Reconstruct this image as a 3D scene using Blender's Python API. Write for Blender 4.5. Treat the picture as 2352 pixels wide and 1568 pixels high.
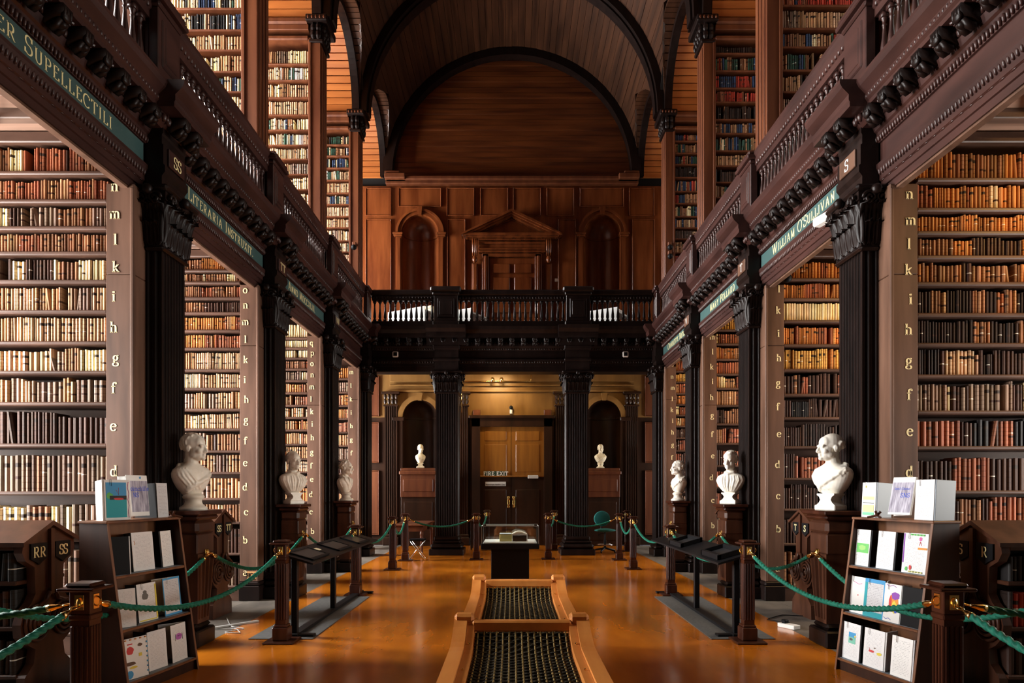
import bpy, math, random
from mathutils import Vector, Matrix
R = random.Random(7)
PI = math.pi
for o in list(bpy.data.objects): bpy.data.objects.remove(o)
scn = bpy.context.scene
col = scn.collection
# ------------------------------------------------------------------ camera
H = 1.48
cam = bpy.data.cameras.new('camera'); cam.lens = 24.0; cam.sensor_width = 36.0
cam.shift_y = 342 / 2352; cam.clip_start = 0.05; cam.clip_end = 100
camo = bpy.data.objects.new('camera', cam); col.objects.link(camo)
camo.location = (0, 0, H); camo.rotation_euler = (PI / 2, 0, 0)
scn.camera = camo
# ------------------------------------------------------------------ world, exposure
w = bpy.data.worlds.new('world'); scn.world = w; w.use_nodes = True
w.node_tree.nodes['Background'].inputs[0].default_value = (0.62, 0.72, 0.85, 1)
w.node_tree.nodes['Background'].inputs[1].default_value = 0.6
scn.view_settings.view_transform = 'Standard'; scn.view_settings.look = 'None'
scn.view_settings.exposure = 0.0; scn.view_settings.gamma = 1.0
scn.view_settings.use_curve_mapping = False
# ------------------------------------------------------------------ geometry constants
D0, P, W = 6.135, 3.018, 3.40
FIN = [D0 + P * k for k in range(4)]
BAYS = [D0 + .425 - 1.509 + P * k for k in range(-1, 5)]      # window axes
ZC, ZG, ZS = 4.22, 5.20, 9.92                                 # soffit, gallery floor, vault spring
YB, YF, XO = 18.5, -2.6, 6.4                                  # end wall, wall behind the camera, outer walls
# daylight through the windows of both storeys
def window_light(s, y, z, hz, power, colour):
    l = bpy.data.lights.new('window_daylight', 'AREA'); l.shape = 'RECTANGLE'
    l.size = hz; l.size_y = 1.25; l.energy = power; l.color = colour
    o = bpy.data.objects.new('window_daylight', l); col.objects.link(o)
    o.location = (s * 6.75, y, z); o.rotation_euler = (0, s * PI / 2, 0)
for y in BAYS[1:]:
    window_light(-1, y, 2.55, 2.9, 1200, (1.0, .985, .96))
    window_light(1, y, 1.95, 1.7, 270, (1.0, .96, .90))
    window_light(-1, y, 7.5, 3.0, 1150, (1.0, .98, .95))
    window_light(1, y, 7.5, 3.0, 70, (1.0, .92, .82))
# ------------------------------------------------------------------ mesh helpers
class MB:
    def __init__(s): s.v = []; s.f = []
    def add(s, vs, fs, mat=None):
        n = len(s.v)
        s.v += [tuple(mat @ Vector(p)) for p in vs] if mat is not None else [tuple(p) for p in vs]
        s.f += [tuple(i + n for i in f) for f in fs]; return s
    def box(s, x0, x1, y0, y1, z0, z1, mat=None):
        if x0 > x1: x0, x1 = x1, x0
        if y0 > y1: y0, y1 = y1, y0
        if z0 > z1: z0, z1 = z1, z0
        return s.add([(x0,y0,z0),(x1,y0,z0),(x1,y1,z0),(x0,y1,z0),(x0,y0,z1),(x1,y0,z1),(x1,y1,z1),(x0,y1,z1)],
              [(0,3,2,1),(4,5,6,7),(0,1,5,4),(1,2,6,5),(2,3,7,6),(3,0,4,7)], mat)
    def bev(s, x0, x1, y0, y1, z0, z1, b, mat=None):
        """box with all edges chamfered"""
        if x0 > x1: x0, x1 = x1, x0
        if y0 > y1: y0, y1 = y1, y0
        if z0 > z1: z0, z1 = z1, z0
        X, Y, Z = (x0, x1), (y0, y1), (z0, z1); vs = []; ix = {}
        for i in (0, 1):
            for j in (0, 1):
                for k in (0, 1):
                    for a in range(3):
                        p = [X[i] + (b if i == 0 else -b), Y[j] + (b if j == 0 else -b), Z[k] + (b if k == 0 else -b)]
                        p[a] = (X[i], Y[j], Z[k])[a]; ix[i, j, k, a] = len(vs); vs.append(p)
        g = lambda i, j, k, a: ix[i, j, k, a]
        fs = []
        fs += [(g(0,0,0,0),g(0,0,1,0),g(0,1,1,0),g(0,1,0,0)),(g(1,0,0,0),g(1,1,0,0),g(1,1,1,0),g(1,0,1,0)),
               (g(0,0,0,1),g(1,0,0,1),g(1,0,1,1),g(0,0,1,1)),(g(0,1,0,1),g(0,1,1,1),g(1,1,1,1),g(1,1,0,1)),
               (g(0,0,0,2),g(0,1,0,2),g(1,1,0,2),g(1,0,0,2)),(g(0,0,1,2),g(1,0,1,2),g(1,1,1,2),g(0,1,1,2))]
        for j in (0,1):
            for k in (0,1): fs.append((g(0,j,k,1),g(1,j,k,1),g(1,j,k,2),g(0,j,k,2)) if (j+k)%2==0 else (g(0,j,k,2),g(1,j,k,2),g(1,j,k,1),g(0,j,k,1)))
        for i in (0,1):
            for k in (0,1): fs.append((g(i,0,k,0),g(i,0,k,2),g(i,1,k,2),g(i,1,k,0)) if (i+k)%2==0 else (g(i,1,k,0),g(i,1,k,2),g(i,0,k,2),g(i,0,k,0)))
        for i in (0,1):
            for j in (0,1): fs.append((g(i,j,0,0),g(i,j,1,0),g(i,j,1,1),g(i,j,0,1)) if (i+j)%2==1 else (g(i,j,0,1),g(i,j,1,1),g(i,j,1,0),g(i,j,0,0)))
        for i in (0,1):
            for j in (0,1):
                for k in (0,1):
                    t = (g(i,j,k,0),g(i,j,k,1),g(i,j,k,2)); fs.append(t if (i+j+k)%2==1 else t[::-1])
        return s.add(vs, fs, mat)
    def prism(s, poly, axis, a, b, mat=None, cap=True):
        """closed 2-D outline swept along an axis; outline plane: x->(y,z), y->(x,z), z->(x,y)"""
        def P3(p, t):
            return (t, p[0], p[1]) if axis == 'x' else ((p[0], t, p[1]) if axis == 'y' else (p[0], p[1], t))
        n = len(poly); vs = [P3(p, a) for p in poly] + [P3(p, b) for p in poly]
        ar = sum(poly[i][0]*poly[(i+1)%n][1]-poly[(i+1)%n][0]*poly[i][1] for i in range(n))
        if axis == 'y': ar = -ar
        if b < a: ar = -ar
        fs = [(i, (i+1)%n, n+(i+1)%n, n+i) for i in range(n)]
        if cap: fs += [tuple(range(n))[::-1], tuple(range(n, 2*n))]
        if ar < 0: fs = [f[::-1] for f in fs]
        return s.add(vs, fs, mat)
    def tube(s, pts, r, n=8, cap=True, mat=None):
        pts = [Vector(p) for p in pts]; rs = r if isinstance(r, (list, tuple)) else [r] * len(pts)
        vs = []; fs = []; up = Vector((0, 0, 1)); prev = None
        for i, p in enumerate(pts):
            t = (pts[min(i+1, len(pts)-1)] - pts[max(i-1, 0)]).normalized()
            if prev is None:
                a = up if abs(t.z) < .9 else Vector((1, 0, 0)); u = t.cross(a).normalized()
            else: u = (prev - t * prev.dot(t)).normalized()
            prev = u; v = t.cross(u)
            for k in range(n):
                an = 2*PI*k/n; vs.append(p + (u*math.cos(an) + v*math.sin(an))*rs[i])
        for i in range(len(pts)-1):
            for k in range(n):
                fs.append((i*n+k, i*n+(k+1)%n, (i+1)*n+(k+1)%n, (i+1)*n+k))
        if cap: fs += [tuple(range(n))[::-1], tuple(range((len(pts)-1)*n, len(pts)*n))]
        return s.add(vs, fs, mat)
    def lathe(s, prof, n=12, c=(0, 0), mat=None, cap=True):
        vs = [(c[0]+r*math.cos(2*PI*k/n), c[1]+r*math.sin(2*PI*k/n), z) for r, z in prof for k in range(n)]
        fs = [(i*n+k, i*n+(k+1)%n, (i+1)*n+(k+1)%n, (i+1)*n+k) for i in range(len(prof)-1) for k in range(n)]
        if cap: fs += [tuple(range(n))[::-1], tuple(range((len(prof)-1)*n, len(prof)*n))]
        return s.add(vs, fs, mat)
    def ell(s, c, r, nu=14, nv=9, mat=None):
        vs = [(c[0], c[1], c[2]-r[2])]; fs = []
        for i in range(1, nv):
            a = -PI/2 + PI*i/nv
            for k in range(nu):
                b = 2*PI*k/nu; vs.append((c[0]+r[0]*math.cos(a)*math.cos(b), c[1]+r[1]*math.cos(a)*math.sin(b), c[2]+r[2]*math.sin(a)))
        vs.append((c[0], c[1], c[2]+r[2])); L = len(vs)-1
        for k in range(nu): fs.append((0, 1+(k+1)%nu, 1+k)); fs.append((L, L-nu+k, L-nu+(k+1)%nu))
        for i in range(nv-2):
            for k in range(nu): fs.append((1+i*nu+k, 1+i*nu+(k+1)%nu, 1+(i+1)*nu+(k+1)%nu, 1+(i+1)*nu+k))
        return s.add(vs, fs, mat)
    def flip(s):
        s.v = [(-a, b, c) for a, b, c in s.v]; s.f = [f[::-1] for f in s.f]; return s
    def mesh(s, name, mat):
        me = bpy.data.meshes.new(name); me.from_pydata(s.v, [], s.f)
        if mat: me.materials.append(mat)
        return me
def link(name, me, parent=None, loc=(0, 0, 0), rz=0.0, smooth=False):
    if smooth and len(me.polygons): me.polygons.foreach_set('use_smooth', [True]*len(me.polygons))
    o = bpy.data.objects.new(name, me); col.objects.link(o)
    o.location = loc; o.rotation_euler = (0, 0, rz)
    if parent: o.parent = parent
    return o
def B(name, mb, mat, parent=None, loc=(0, 0, 0), rz=0.0, smooth=False):
    return link(name, mb.mesh(name, mat), parent, loc, rz, smooth)
def tag(o, label, cat, group=None):
    o['label'] = label; o['category'] = cat
    if group: o['group'] = group
    return o
def thing(name, label, cat, loc=(0, 0, 0), rz=0.0, group=None):
    o = bpy.data.objects.new(name, None); col.objects.link(o); o.empty_display_size = .1
    o.location = loc; o.rotation_euler = (0, 0, rz); return tag(o, label, cat, group)
def struct(o, label=None, cat=None):
    o['kind'] = 'structure'
    if label: o['label'] = label; o['category'] = cat
    return o
def root_struct(name, label, cat, loc=(0, 0, 0)):
    return struct(thing(name, label, cat, loc))
def dup(o, parent=None, loc=None, rz=None, label=None, group=None):
    c = o.copy(); col.objects.link(c); c.parent = parent
    if loc is not None: c.location = loc
    if rz is not None: c.rotation_euler = (0, 0, rz)
    if label: c['label'] = label
    if group: c['group'] = group
    for ch in list(o.children): dup(ch, c)
    return c
# ------------------------------------------------------------------ materials
def mat_base(name):
    m = bpy.data.materials.new(name); m.use_nodes = True
    nt = m.node_tree; return m, nt, nt.nodes, nt.links, nt.nodes['Principled BSDF']
def plain(name, c, rough=.5, metal=0.0, spec=.5, **kw):
    m, nt, N, L, b = mat_base(name)
    b.inputs['Base Color'].default_value = (*c, 1); b.inputs['Roughness'].default_value = rough
    b.inputs['Metallic'].default_value = metal; b.inputs['Specular IOR Level'].default_value = spec
    if 'emit' in kw:
        b.inputs['Emission Color'].default_value = (*kw['emit'], 1); b.inputs['Emission Strength'].default_value = kw['es']
    return m
def noisy(name, c1, c2, rough=.5, scale=(4, 4, 4), detail=5, bump=.0, spec=.5, coat=0.0, lo=.3, hi=.7, metal=0.0, rvar=0.0, coord='Object', dist=0.0):
    m, nt, N, L, b = mat_base(name)
    tc = N.new('ShaderNodeTexCoord'); mp = N.new('ShaderNodeMapping'); mp.inputs['Scale'].default_value = scale
    nz = N.new('ShaderNodeTexNoise'); nz.inputs['Scale'].default_value = 1.0; nz.inputs['Detail'].default_value = detail
    nz.inputs['Distortion'].default_value = dist
    L.new(tc.outputs[coord], mp.inputs[0]); L.new(mp.outputs[0], nz.inputs['Vector'])
    cr = N.new('ShaderNodeValToRGB'); cr.color_ramp.elements[0].position = lo; cr.color_ramp.elements[1].position = hi
    cr.color_ramp.elements[0].color = (*c1, 1); cr.color_ramp.elements[1].color = (*c2, 1)
    L.new(nz.outputs[0], cr.inputs[0]); L.new(cr.outputs[0], b.inputs['Base Color'])
    b.inputs['Roughness'].default_value = rough; b.inputs['Specular IOR Level'].default_value = spec
    b.inputs['Metallic'].default_value = metal
    if coat: b.inputs['Coat Weight'].default_value = coat; b.inputs['Coat Roughness'].default_value = .12
    if rvar:
        mr = N.new('ShaderNodeMapRange'); mr.inputs[3].default_value = rough - rvar; mr.inputs[4].default_value = rough + rvar
        L.new(nz.outputs[0], mr.inputs[0]); L.new(mr.outputs[0], b.inputs['Roughness'])
    if bump:
        bp = N.new('ShaderNodeBump'); bp.inputs['Strength'].default_value = bump; bp.inputs['Distance'].default_value = .01
        L.new(nz.outputs[0], bp.inputs['Height']); L.new(bp.outputs[0], b.inputs['Normal'])
    return m
MT = {}
MT['dark'] = noisy('dark_carved_oak', (.0045,.0022,.0018), (.013,.0065,.0052), .38, (9,9,2.5), spec=.22)
MT['oak'] = noisy('brown_oak_panel', (.066,.031,.018), (.145,.073,.046), .45, (7,7,.9), 6, .05, spec=.35)
MT['entab'] = noisy('red_brown_oak', (.020,.0072,.006), (.05,.019,.015), .38, (6,1.2,6), 5, .04, spec=.4)
MT['shelf'] = noisy('shelf_oak', (.045,.021,.013), (.095,.046,.03), .45, (1.5,8,8), spec=.3)
MT['upper'] = noisy('mahogany_pier', (.075,.020,.008), (.15,.047,.018), .38, (8,8,.8), 5, .03, spec=.4)
MT['mahog'] = noisy('polished_mahogany', (.085,.018,.005), (.20,.055,.015), .24, (5,5,.7), 6, .02)
MT['plank'] = noisy('vault_plank', (.045,.016,.007), (.13,.05,.022), .45, (14,.7,14), 5, .05, coord='Generated')
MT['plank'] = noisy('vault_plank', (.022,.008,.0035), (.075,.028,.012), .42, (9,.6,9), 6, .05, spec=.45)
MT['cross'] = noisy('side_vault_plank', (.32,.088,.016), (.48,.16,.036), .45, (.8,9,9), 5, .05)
MT['tymp'] = noisy('tympanum_board', (.06,.013,.003), (.16,.042,.009), .38, (.8,9,9), 6, .05)
MT['jointd'] = plain('joint_shadow_gap', (.006,.003,.002), .9)
MT['floor'] = noisy('polished_floor', (.34,.085,.0045), (.60,.185,.011), .20, (2.2,.7,1), 7, .02, coat=.3, rvar=.07)
MT['border'] = noisy('worn_floor_border', (.05,.042,.034), (.16,.135,.11), .62, (3,1.2,1), 9, .15)
MT['gilt'] = plain('gilt_letter', (.86,.72,.40), .45)
MT['giltm'] = plain('gilt_sign_letter', (.80,.70,.36), .4)
MT['green'] = noisy('green_frieze_board', (.032,.072,.070), (.048,.098,.094), .38, (3,3,3))
MT['marble'] = noisy('white_marble', (.72,.66,.55), (.86,.82,.74), .38, (9,9,9), 4)
MT['marble2'] = noisy('cream_marble', (.74,.62,.42), (.84,.74,.55), .4, (9,9,9), 4)
MT['brass'] = plain('polished_brass', (.86,.58,.20), .2, 1.0)
MT['rope'] = noisy('green_rope', (.002,.085,.052), (.008,.17,.11), .62, (40,40,40), spec=.3)
MT['post'] = noisy('stanchion_mahogany', (.022,.0055,.0025), (.06,.017,.008), .32, (12,12,2), 5, spec=.3)
MT['blackm'] = plain('black_metal', (.006,.006,.007), .45, 0, .2)
MT['black'] = plain('black_board', (.006,.006,.007), .5, 0, .15)
MT['mat'] = noisy('grey_floor_mat', (.05,.05,.048), (.085,.083,.078), .85, (30,30,30))
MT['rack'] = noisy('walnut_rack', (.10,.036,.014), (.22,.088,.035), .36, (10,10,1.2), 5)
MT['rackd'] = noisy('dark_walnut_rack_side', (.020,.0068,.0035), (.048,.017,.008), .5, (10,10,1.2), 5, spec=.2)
MT['bench'] = noisy('honey_beech', (.50,.165,.032), (.66,.26,.06), .35, (10,1.5,10), 5)
MT['white'] = plain('white_paint', (.8,.79,.76), .5)
MT['cream'] = plain('cream_card', (.80,.70,.46), .6)
MT['grey'] = plain('grey_plastic', (.45,.45,.44), .5)
MT['chrome'] = plain('chrome', (.8,.8,.82), .12, 1.0)
MT['teal'] = noisy('teal_fabric', (.008,.13,.12), (.014,.19,.17), .85, (60,60,60))
MT['desk'] = noisy('carved_oak_desk', (.032,.011,.006), (.085,.032,.017), .34, (9,9,1.5), 6, .06, spec=.3)
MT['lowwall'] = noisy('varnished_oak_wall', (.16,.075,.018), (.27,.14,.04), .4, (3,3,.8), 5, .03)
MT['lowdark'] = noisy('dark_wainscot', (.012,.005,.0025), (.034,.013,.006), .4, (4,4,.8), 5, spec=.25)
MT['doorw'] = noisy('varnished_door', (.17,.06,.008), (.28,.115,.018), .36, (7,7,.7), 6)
MT['ceil'] = noisy('alcove_board', (.16,.085,.055), (.34,.20,.14), .6, (.8,8,8), 5)
MT['ceil2'] = noisy('alcove_joist', (.07,.035,.022), (.14,.08,.055), .6, (.8,8,8), 5)
MT['outer'] = noisy('outer_wall_plaster', (.30,.22,.15), (.36,.28,.20), .8, (2,2,2))
MT['frame'] = plain('window_frame_paint', (.6,.58,.52), .5)
def pane_mat(name, tint=(1, 1, 1), gl=.06):
    m = bpy.data.materials.new(name); m.use_nodes = True; nt = m.node_tree; N = nt.nodes
    N.remove(N['Principled BSDF']); out = N['Material Output']
    t = N.new('ShaderNodeBsdfTransparent'); t.inputs[0].default_value = (*tint, 1)
    g = N.new('ShaderNodeBsdfGlossy'); g.inputs['Roughness'].default_value = .03
    mx = N.new('ShaderNodeMixShader'); mx.inputs[0].default_value = gl
    nt.links.new(t.outputs[0], mx.inputs[1]); nt.links.new(g.outputs[0], mx.inputs[2]); nt.links.new(mx.outputs[0], out.inputs[0])
    return m
MT['batten'] = plain('gilded_batten', (.5, .33, .13), .5)
MT['pane'] = pane_mat('window_glass', gl=.05)
MT['glass'] = pane_mat('case_glass', (.96, .98, .97), .07)
def book_mat():
    m, nt, N, L, b = mat_base('leather_binding')
    def attr(n):
        a = N.new('ShaderNodeAttribute'); a.attribute_name = n; return a
    def ma(op, a, bb=None, c=None):
        x = N.new('ShaderNodeMath'); x.operation = op
        for i, q in enumerate((a, bb, c)):
            if q is None: continue
            if isinstance(q, (int, float)): x.inputs[i].default_value = q
            else: L.new(q, x.inputs[i])
        return x.outputs[0]
    c = attr('tone'); k = attr('bind')
    sp = N.new('ShaderNodeSeparateXYZ'); L.new(k.outputs['Vector'], sp.inputs[0])
    v, seed, front = sp.outputs
    def mix(f, a, colour):
        x = N.new('ShaderNodeMix'); x.data_type = 'RGBA'; L.new(f, x.inputs[0]); L.new(a, x.inputs[6])
        if isinstance(colour, tuple): x.inputs[7].default_value = (*colour, 1)
        else: L.new(colour, x.inputs[7])
        return x.outputs[2]
    nz = N.new('ShaderNodeTexNoise'); nz.inputs['Scale'].default_value = 55; nz.inputs['Detail'].default_value = 4
    hs = N.new('ShaderNodeHueSaturation'); L.new(c.outputs['Color'], hs.inputs['Color'])
    L.new(ma('MULTIPLY_ADD', nz.outputs[0], 1.1, .45), hs.inputs['Value'])
    base = hs.outputs[0]
    # raised bands
    fr = ma('FRACT', ma('MULTIPLY', v, 6.0)); band = ma('LESS_THAN', ma('ABSOLUTE', ma('SUBTRACT', fr, .5)), .055)
    hasb = ma('GREATER_THAN', ma('FRACT', ma('MULTIPLY', seed, 3.71)), .5)
    dk = N.new('ShaderNodeMix'); dk.data_type = 'RGBA'; dk.blend_type = 'MULTIPLY'
    L.new(ma('MULTIPLY', ma('MULTIPLY', band, hasb), front), dk.inputs[0]); L.new(base, dk.inputs[6]); dk.inputs[7].default_value = (.5, .42, .36, 1)
    base = dk.outputs[2]
    # title patches
    lab = ma('MULTIPLY', ma('GREATER_THAN', v, .67), ma('LESS_THAN', v, .79))
    haslab = ma('GREATER_THAN', ma('FRACT', ma('MULTIPLY', seed, 7.13)), .72)
    base = mix(ma('MULTIPLY', ma('MULTIPLY', lab, haslab), front), base, (.03, .018, .012))
    lab2 = ma('MULTIPLY', ma('GREATER_THAN', v, .34), ma('LESS_THAN', v, .42))
    has2 = ma('GREATER_THAN', ma('FRACT', ma('MULTIPLY', seed, 11.7)), .8)
    base = mix(ma('MULTIPLY', ma('MULTIPLY', lab2, has2), front), base, (.05, .02, .012))
    # white tape ties
    tp = ma('LESS_THAN', ma('ABSOLUTE', ma('SUBTRACT', v, ma('MULTIPLY_ADD', ma('FRACT', ma('MULTIPLY', seed, 23.3)), .12, .42))), .018)
    hast = ma('GREATER_THAN', ma('FRACT', ma('MULTIPLY', seed, 17.9)), .88)
    base = mix(ma('MULTIPLY', ma('MULTIPLY', tp, hast), front), base, (.8, .76, .66))
    L.new(base, b.inputs['Base Color']); b.inputs['Roughness'].default_value = .5; b.inputs['Specular IOR Level'].default_value = .25
    bp = N.new('ShaderNodeBump'); bp.inputs['Strength'].default_value = .35; bp.inputs['Distance'].default_value = .004
    L.new(ma('MULTIPLY', ma('MULTIPLY', band, hasb), front), bp.inputs['Height']); L.new(bp.outputs[0], b.inputs['Normal'])
    return m
MT['book'] = book_mat()
# ------------------------------------------------------------------ broad-nib roman letters
def glyphs():
    G = {}
    def arc(cx, cy, rx, ry, a0, a1, n=14):
        return [(cx+rx*math.cos(math.radians(a0+(a1-a0)*i/n)), cy+ry*math.sin(math.radians(a0+(a1-a0)*i/n))) for i in range(n+1)]
    st = lambda x, a, b: [(x, a), (x, b)]
    se = lambda x, y, w=.2: [(x-w, y+(.03 if y < .05 else -.03)), (x+w, y+(.03 if y < .05 else -.03))]
    sl = lambda x, y: [(x-.2, y-.06), (x, y-.03)]
    G['n'] = [st(.25,0,1), sl(.25,1), se(.25,0), arc(.53,.66,.28,.32,170,0), st(.81,0,.66), se(.81,0)]
    G['m'] = [st(.25,0,1), sl(.25,1), se(.25,0,.16), arc(.5,.66,.25,.32,170,0), st(.75,0,.66), se(.75,0,.16), arc(1.0,.66,.25,.32,170,0), st(1.25,0,.66), se(1.25,0,.16)]
    G['l'] = [st(.25,0,1.5), sl(.25,1.5), se(.25,0)]
    G['k'] = [st(.25,0,1.5), sl(.25,1.5), se(.25,0), [(.3,.42),(.76,.97)], [(.42,.58),(.85,0)], se(.85,0,.16), se(.76,1,.16)]
    G['i'] = [st(.25,0,1), sl(.25,1), se(.25,0), arc(.24,1.3,.07,.07,0,360,8)]
    G['h'] = [st(.25,0,1.5), sl(.25,1.5), se(.25,0), arc(.53,.66,.28,.32,170,0), st(.81,0,.66), se(.81,0)]
    G['g'] = [arc(.45,.66,.27,.32,0,360,20), arc(.45,-.2,.36,.24,0,360,20), [(.3,.38),(.22,.2),(.3,.08),(.6,.03)], [(.64,.88),(.74,1.0),(.86,.96)]]
    G['f'] = [st(.35,0,1.22), arc(.6,1.2,.25,.3,180,50), [(.08,.96),(.66,.96)], se(.35,0), arc(.74,1.36,.05,.05,0,360,8)]
    G['e'] = [arc(.45,.5,.36,.48,12,325,22), [(.12,.57),(.8,.57)]]
    G['d'] = [arc(.42,.48,.3,.46,0,360,22), st(.76,0,1.5), sl(.76,1.5), [(.76,.03),(.98,.05)]]
    G['c'] = [arc(.47,.5,.37,.48,48,318,20), arc(.72,.78,.06,.06,0,360,8)]
    G['b'] = [st(.25,0,1.5), sl(.25,1.5), arc(.58,.48,.3,.46,0,360,22)]
    G['a'] = [st(.7,.05,.7), arc(.44,.68,.26,.3,0,155), arc(.42,.27,.27,.26,0,360,18), [(.7,.06),(.92,.03)]]
    G['o'] = [arc(.45,.5,.36,.48,0,360,24)]
    G['p'] = [st(.25,-.5,1), sl(.25,1), se(.25,-.5), arc(.58,.5,.3,.46,0,360,22)]
    G['q'] = [arc(.42,.5,.3,.46,0,360,22), st(.76,-.5,1), se(.76,-.5)]
    G['r'] = [st(.25,0,1), sl(.25,1), se(.25,0), arc(.5,.68,.25,.3,170,60)]
    G['s'] = [arc(.36,.74,.24,.24,50,270), arc(.36,.25,.26,.25,90,-130)]
    G['t'] = [st(.3,.2,1.35), [(.05,.97),(.6,.97)], arc(.48,.2,.18,.2,180,300)]
    G['u'] = [st(.25,.3,1), sl(.25,1), arc(.5,.3,.25,.3,180,360), st(.75,0,1), se(.75,0,.16)]
    G['y'] = [[(.1,1),(.45,.05)], [(.8,1),(.3,-.45)], se(.1,1,.14), se(.8,1,.14)]
    C = 1.45
    G['A'] = [[(.05,0),(.55,C)], [(.55,C),(1.08,0)], [(.25,.5),(.85,.5)], se(.08,0,.17), se(1.05,0,.2)]
    G['B'] = [st(.25,0,C), se(.25,0), se(.25,C), [(.25,C-.03),(.6,C-.03)], arc(.6,1.08,.3,.34,90,-90), [(.25,.75),(.65,.75)], arc(.62,.39,.36,.36,90,-90), [(.25,.03),(.62,.03)]]
    G['C'] = [arc(.68,C/2,.6,C/2,42,318,24), st(1.13,1.0,1.4)]
    G['D'] = [st(.25,0,C), se(.25,0), se(.25,C), [(.25,C-.03),(.55,C-.03)], arc(.55,C/2,.62,C/2-.03,90,-90,20), [(.25,.03),(.55,.03)]]
    G['E'] = [st(.25,0,C), [(.05,C-.03),(.9,C-.03)], [(.05,.03),(.95,.03)], [(.25,.75),(.7,.75)], [(.88,1.15),(.9,C)], [(.95,0),(.97,.33)]]
    G['F'] = [st(.25,0,C), [(.05,C-.03),(.9,C-.03)], se(.25,0), [(.25,.75),(.7,.75)], [(.88,1.15),(.9,C)]]
    G['H'] = [st(.25,0,C), st(.98,0,C), se(.25,0), se(.25,C), se(.98,0), se(.98,C), [(.25,.74),(.98,.74)]]
    G['I'] = [st(.25,0,C), se(.25,0), se(.25,C)]
    G['L'] = [st(.25,0,C), se(.25,C), [(.05,.03),(.9,.03)], [(.9,0),(.93,.36)]]
    G['M'] = [st(.25,0,C), se(.25,0,.15), se(.2,C,.15), [(.25,C),(.75,.1)], [(.75,.1),(1.25,C)], st(1.27,0,C), se(1.27,0,.18), se(1.32,C,.15)]
    G['N'] = [[(.25,0),(.25,C)], se(.25,0,.16), se(.18,C,.14), [(.22,C),(1.05,0)], [(1.05,0),(1.05,C)], se(1.05,C,.16)]
    G['O'] = [arc(.7,C/2,.62,C/2,0,360,28)]
    G['P'] = [st(.25,0,C), se(.25,0), se(.25,C), [(.25,C-.03),(.6,C-.03)], arc(.58,1.05,.36,.37,90,-90), [(.25,.68),(.58,.68)]]
    G['R'] = G['P'] + [[(.55,.68),(1.02,.03)], se(1.05,0,.14)]
    G['S'] = [arc(.48,1.08,.34,.35,40,270,16), arc(.48,.37,.38,.36,90,-140,16), st(.82,1.05,1.42), st(.1,.03,.42)]
    G['T'] = [st(.6,0,C), se(.6,0), [(.05,C-.03),(1.15,C-.03)], st(.07,1.15,C), st(1.13,1.15,C)]
    G['U'] = [st(.25,.45,C), se(.25,C), arc(.62,.45,.37,.44,180,360), [(.99,.45),(.99,C)], se(.99,C,.17)]
    G['V'] = [[(.08,C),(.58,0)], [(.58,0),(1.05,C)], se(.08,C,.18), se(1.05,C,.15)]
    G['W'] = [[(.08,C),(.48,0)], [(.48,0),(.82,C)], [(.82,C),(1.22,0)], [(1.22,0),(1.6,C)], se(.08,C,.18), se(.82,C,.16), se(1.6,C,.15)]
    G['X'] = [[(.08,C),(1.0,0)], [(1.0,C),(.08,0)], se(.1,C,.17), se(1.0,C,.15), se(.1,0,.15), se(1.0,0,.17)]
    G['Y'] = [[(.08,C),(.58,.7)], [(1.05,C),(.58,.7)], st(.58,0,.7), se(.58,0), se(.1,C,.17), se(1.05,C,.15)]
    G["'"] = [[(.1,C),(.06,1.05)]]
    G['.'] = [arc(.1,.07,.05,.05,0,360,8)]
    return G
GL = glyphs()
def text_mb(txt, size, T=.2, t=.07, gap=.2, cap_scale=None, depth=.002, center=True):
    """letters as thin raised strokes in the local x-z plane (readable from -y)"""
    mb = MB(); x = 0.0
    for i, ch in enumerate(txt):
        if ch == ' ': x += .75; continue
        k = 1.0
        if cap_scale and ch.isupper() and i and txt[i-1] not in " '": k = cap_scale
        g = GL.get(ch)
        if g is None: x += .6; continue
        xs = [p[0] for q in g for p in q]; x0, x1 = min(xs), max(xs)
        for q in g:
            L, Rr = [], []
            for j, p in enumerate(q):
                a = q[max(j-1, 0)]; b = q[min(j+1, len(q)-1)]
                dx, dz = b[0]-a[0], b[1]-a[1]; d = math.hypot(dx, dz) or 1
                wd = (t + (T-t)*abs(dz)/d) / 2
                nx, nz = -dz/d*wd, dx/d*wd
                L.append(((p[0]-x0)*k+x+nx, p[1]*k+nz)); Rr.append(((p[0]-x0)*k+x-nx, p[1]*k-nz))
            vs = [(a*size, -depth, b*size) for a, b in L] + [(a*size, -depth, b*size) for a, b in Rr]
            n = len(q); vs += [(a, 0.0, c) for a, _, c in vs]
            fs = []
            for j in range(n-1):
                fs.append((j, n+j, n+j+1, j+1)); fs.append((j, j+1, 2*n+j+1, 2*n+j)); fs.append((n+j, 3*n+j, 3*n+j+1, n+j+1))
            mb.add(vs, fs)
        x += (x1-x0)*k + gap
    wdt = (x-gap)*size
    if center: mb.v = [(a-wdt/2, b, c) for a, b, c in mb.v]
    return mb, wdt
def letters(name, txt, size, mat, parent, loc, rz=0.0, T=.2, t=.07, gap=.2, cap_scale=None):
    """one raised letter object per character"""
    _, tw = text_mb(txt, size, T, t, gap, cap_scale)
    x = -tw/2
    for i, ch in enumerate(txt):
        if ch == ' ': x += .75*size; continue
        k = cap_scale if cap_scale and ch.isupper() and i and txt[i-1] not in " '" else 1.0
        mb, w1 = text_mb(ch, size*k, T/k, t/k, gap, None, center=False)
        o = B(name, mb, mat, parent, (loc[0]+x*math.cos(rz), loc[1]+x*math.sin(rz), loc[2]), rz)
        x += w1+gap*size
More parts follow.
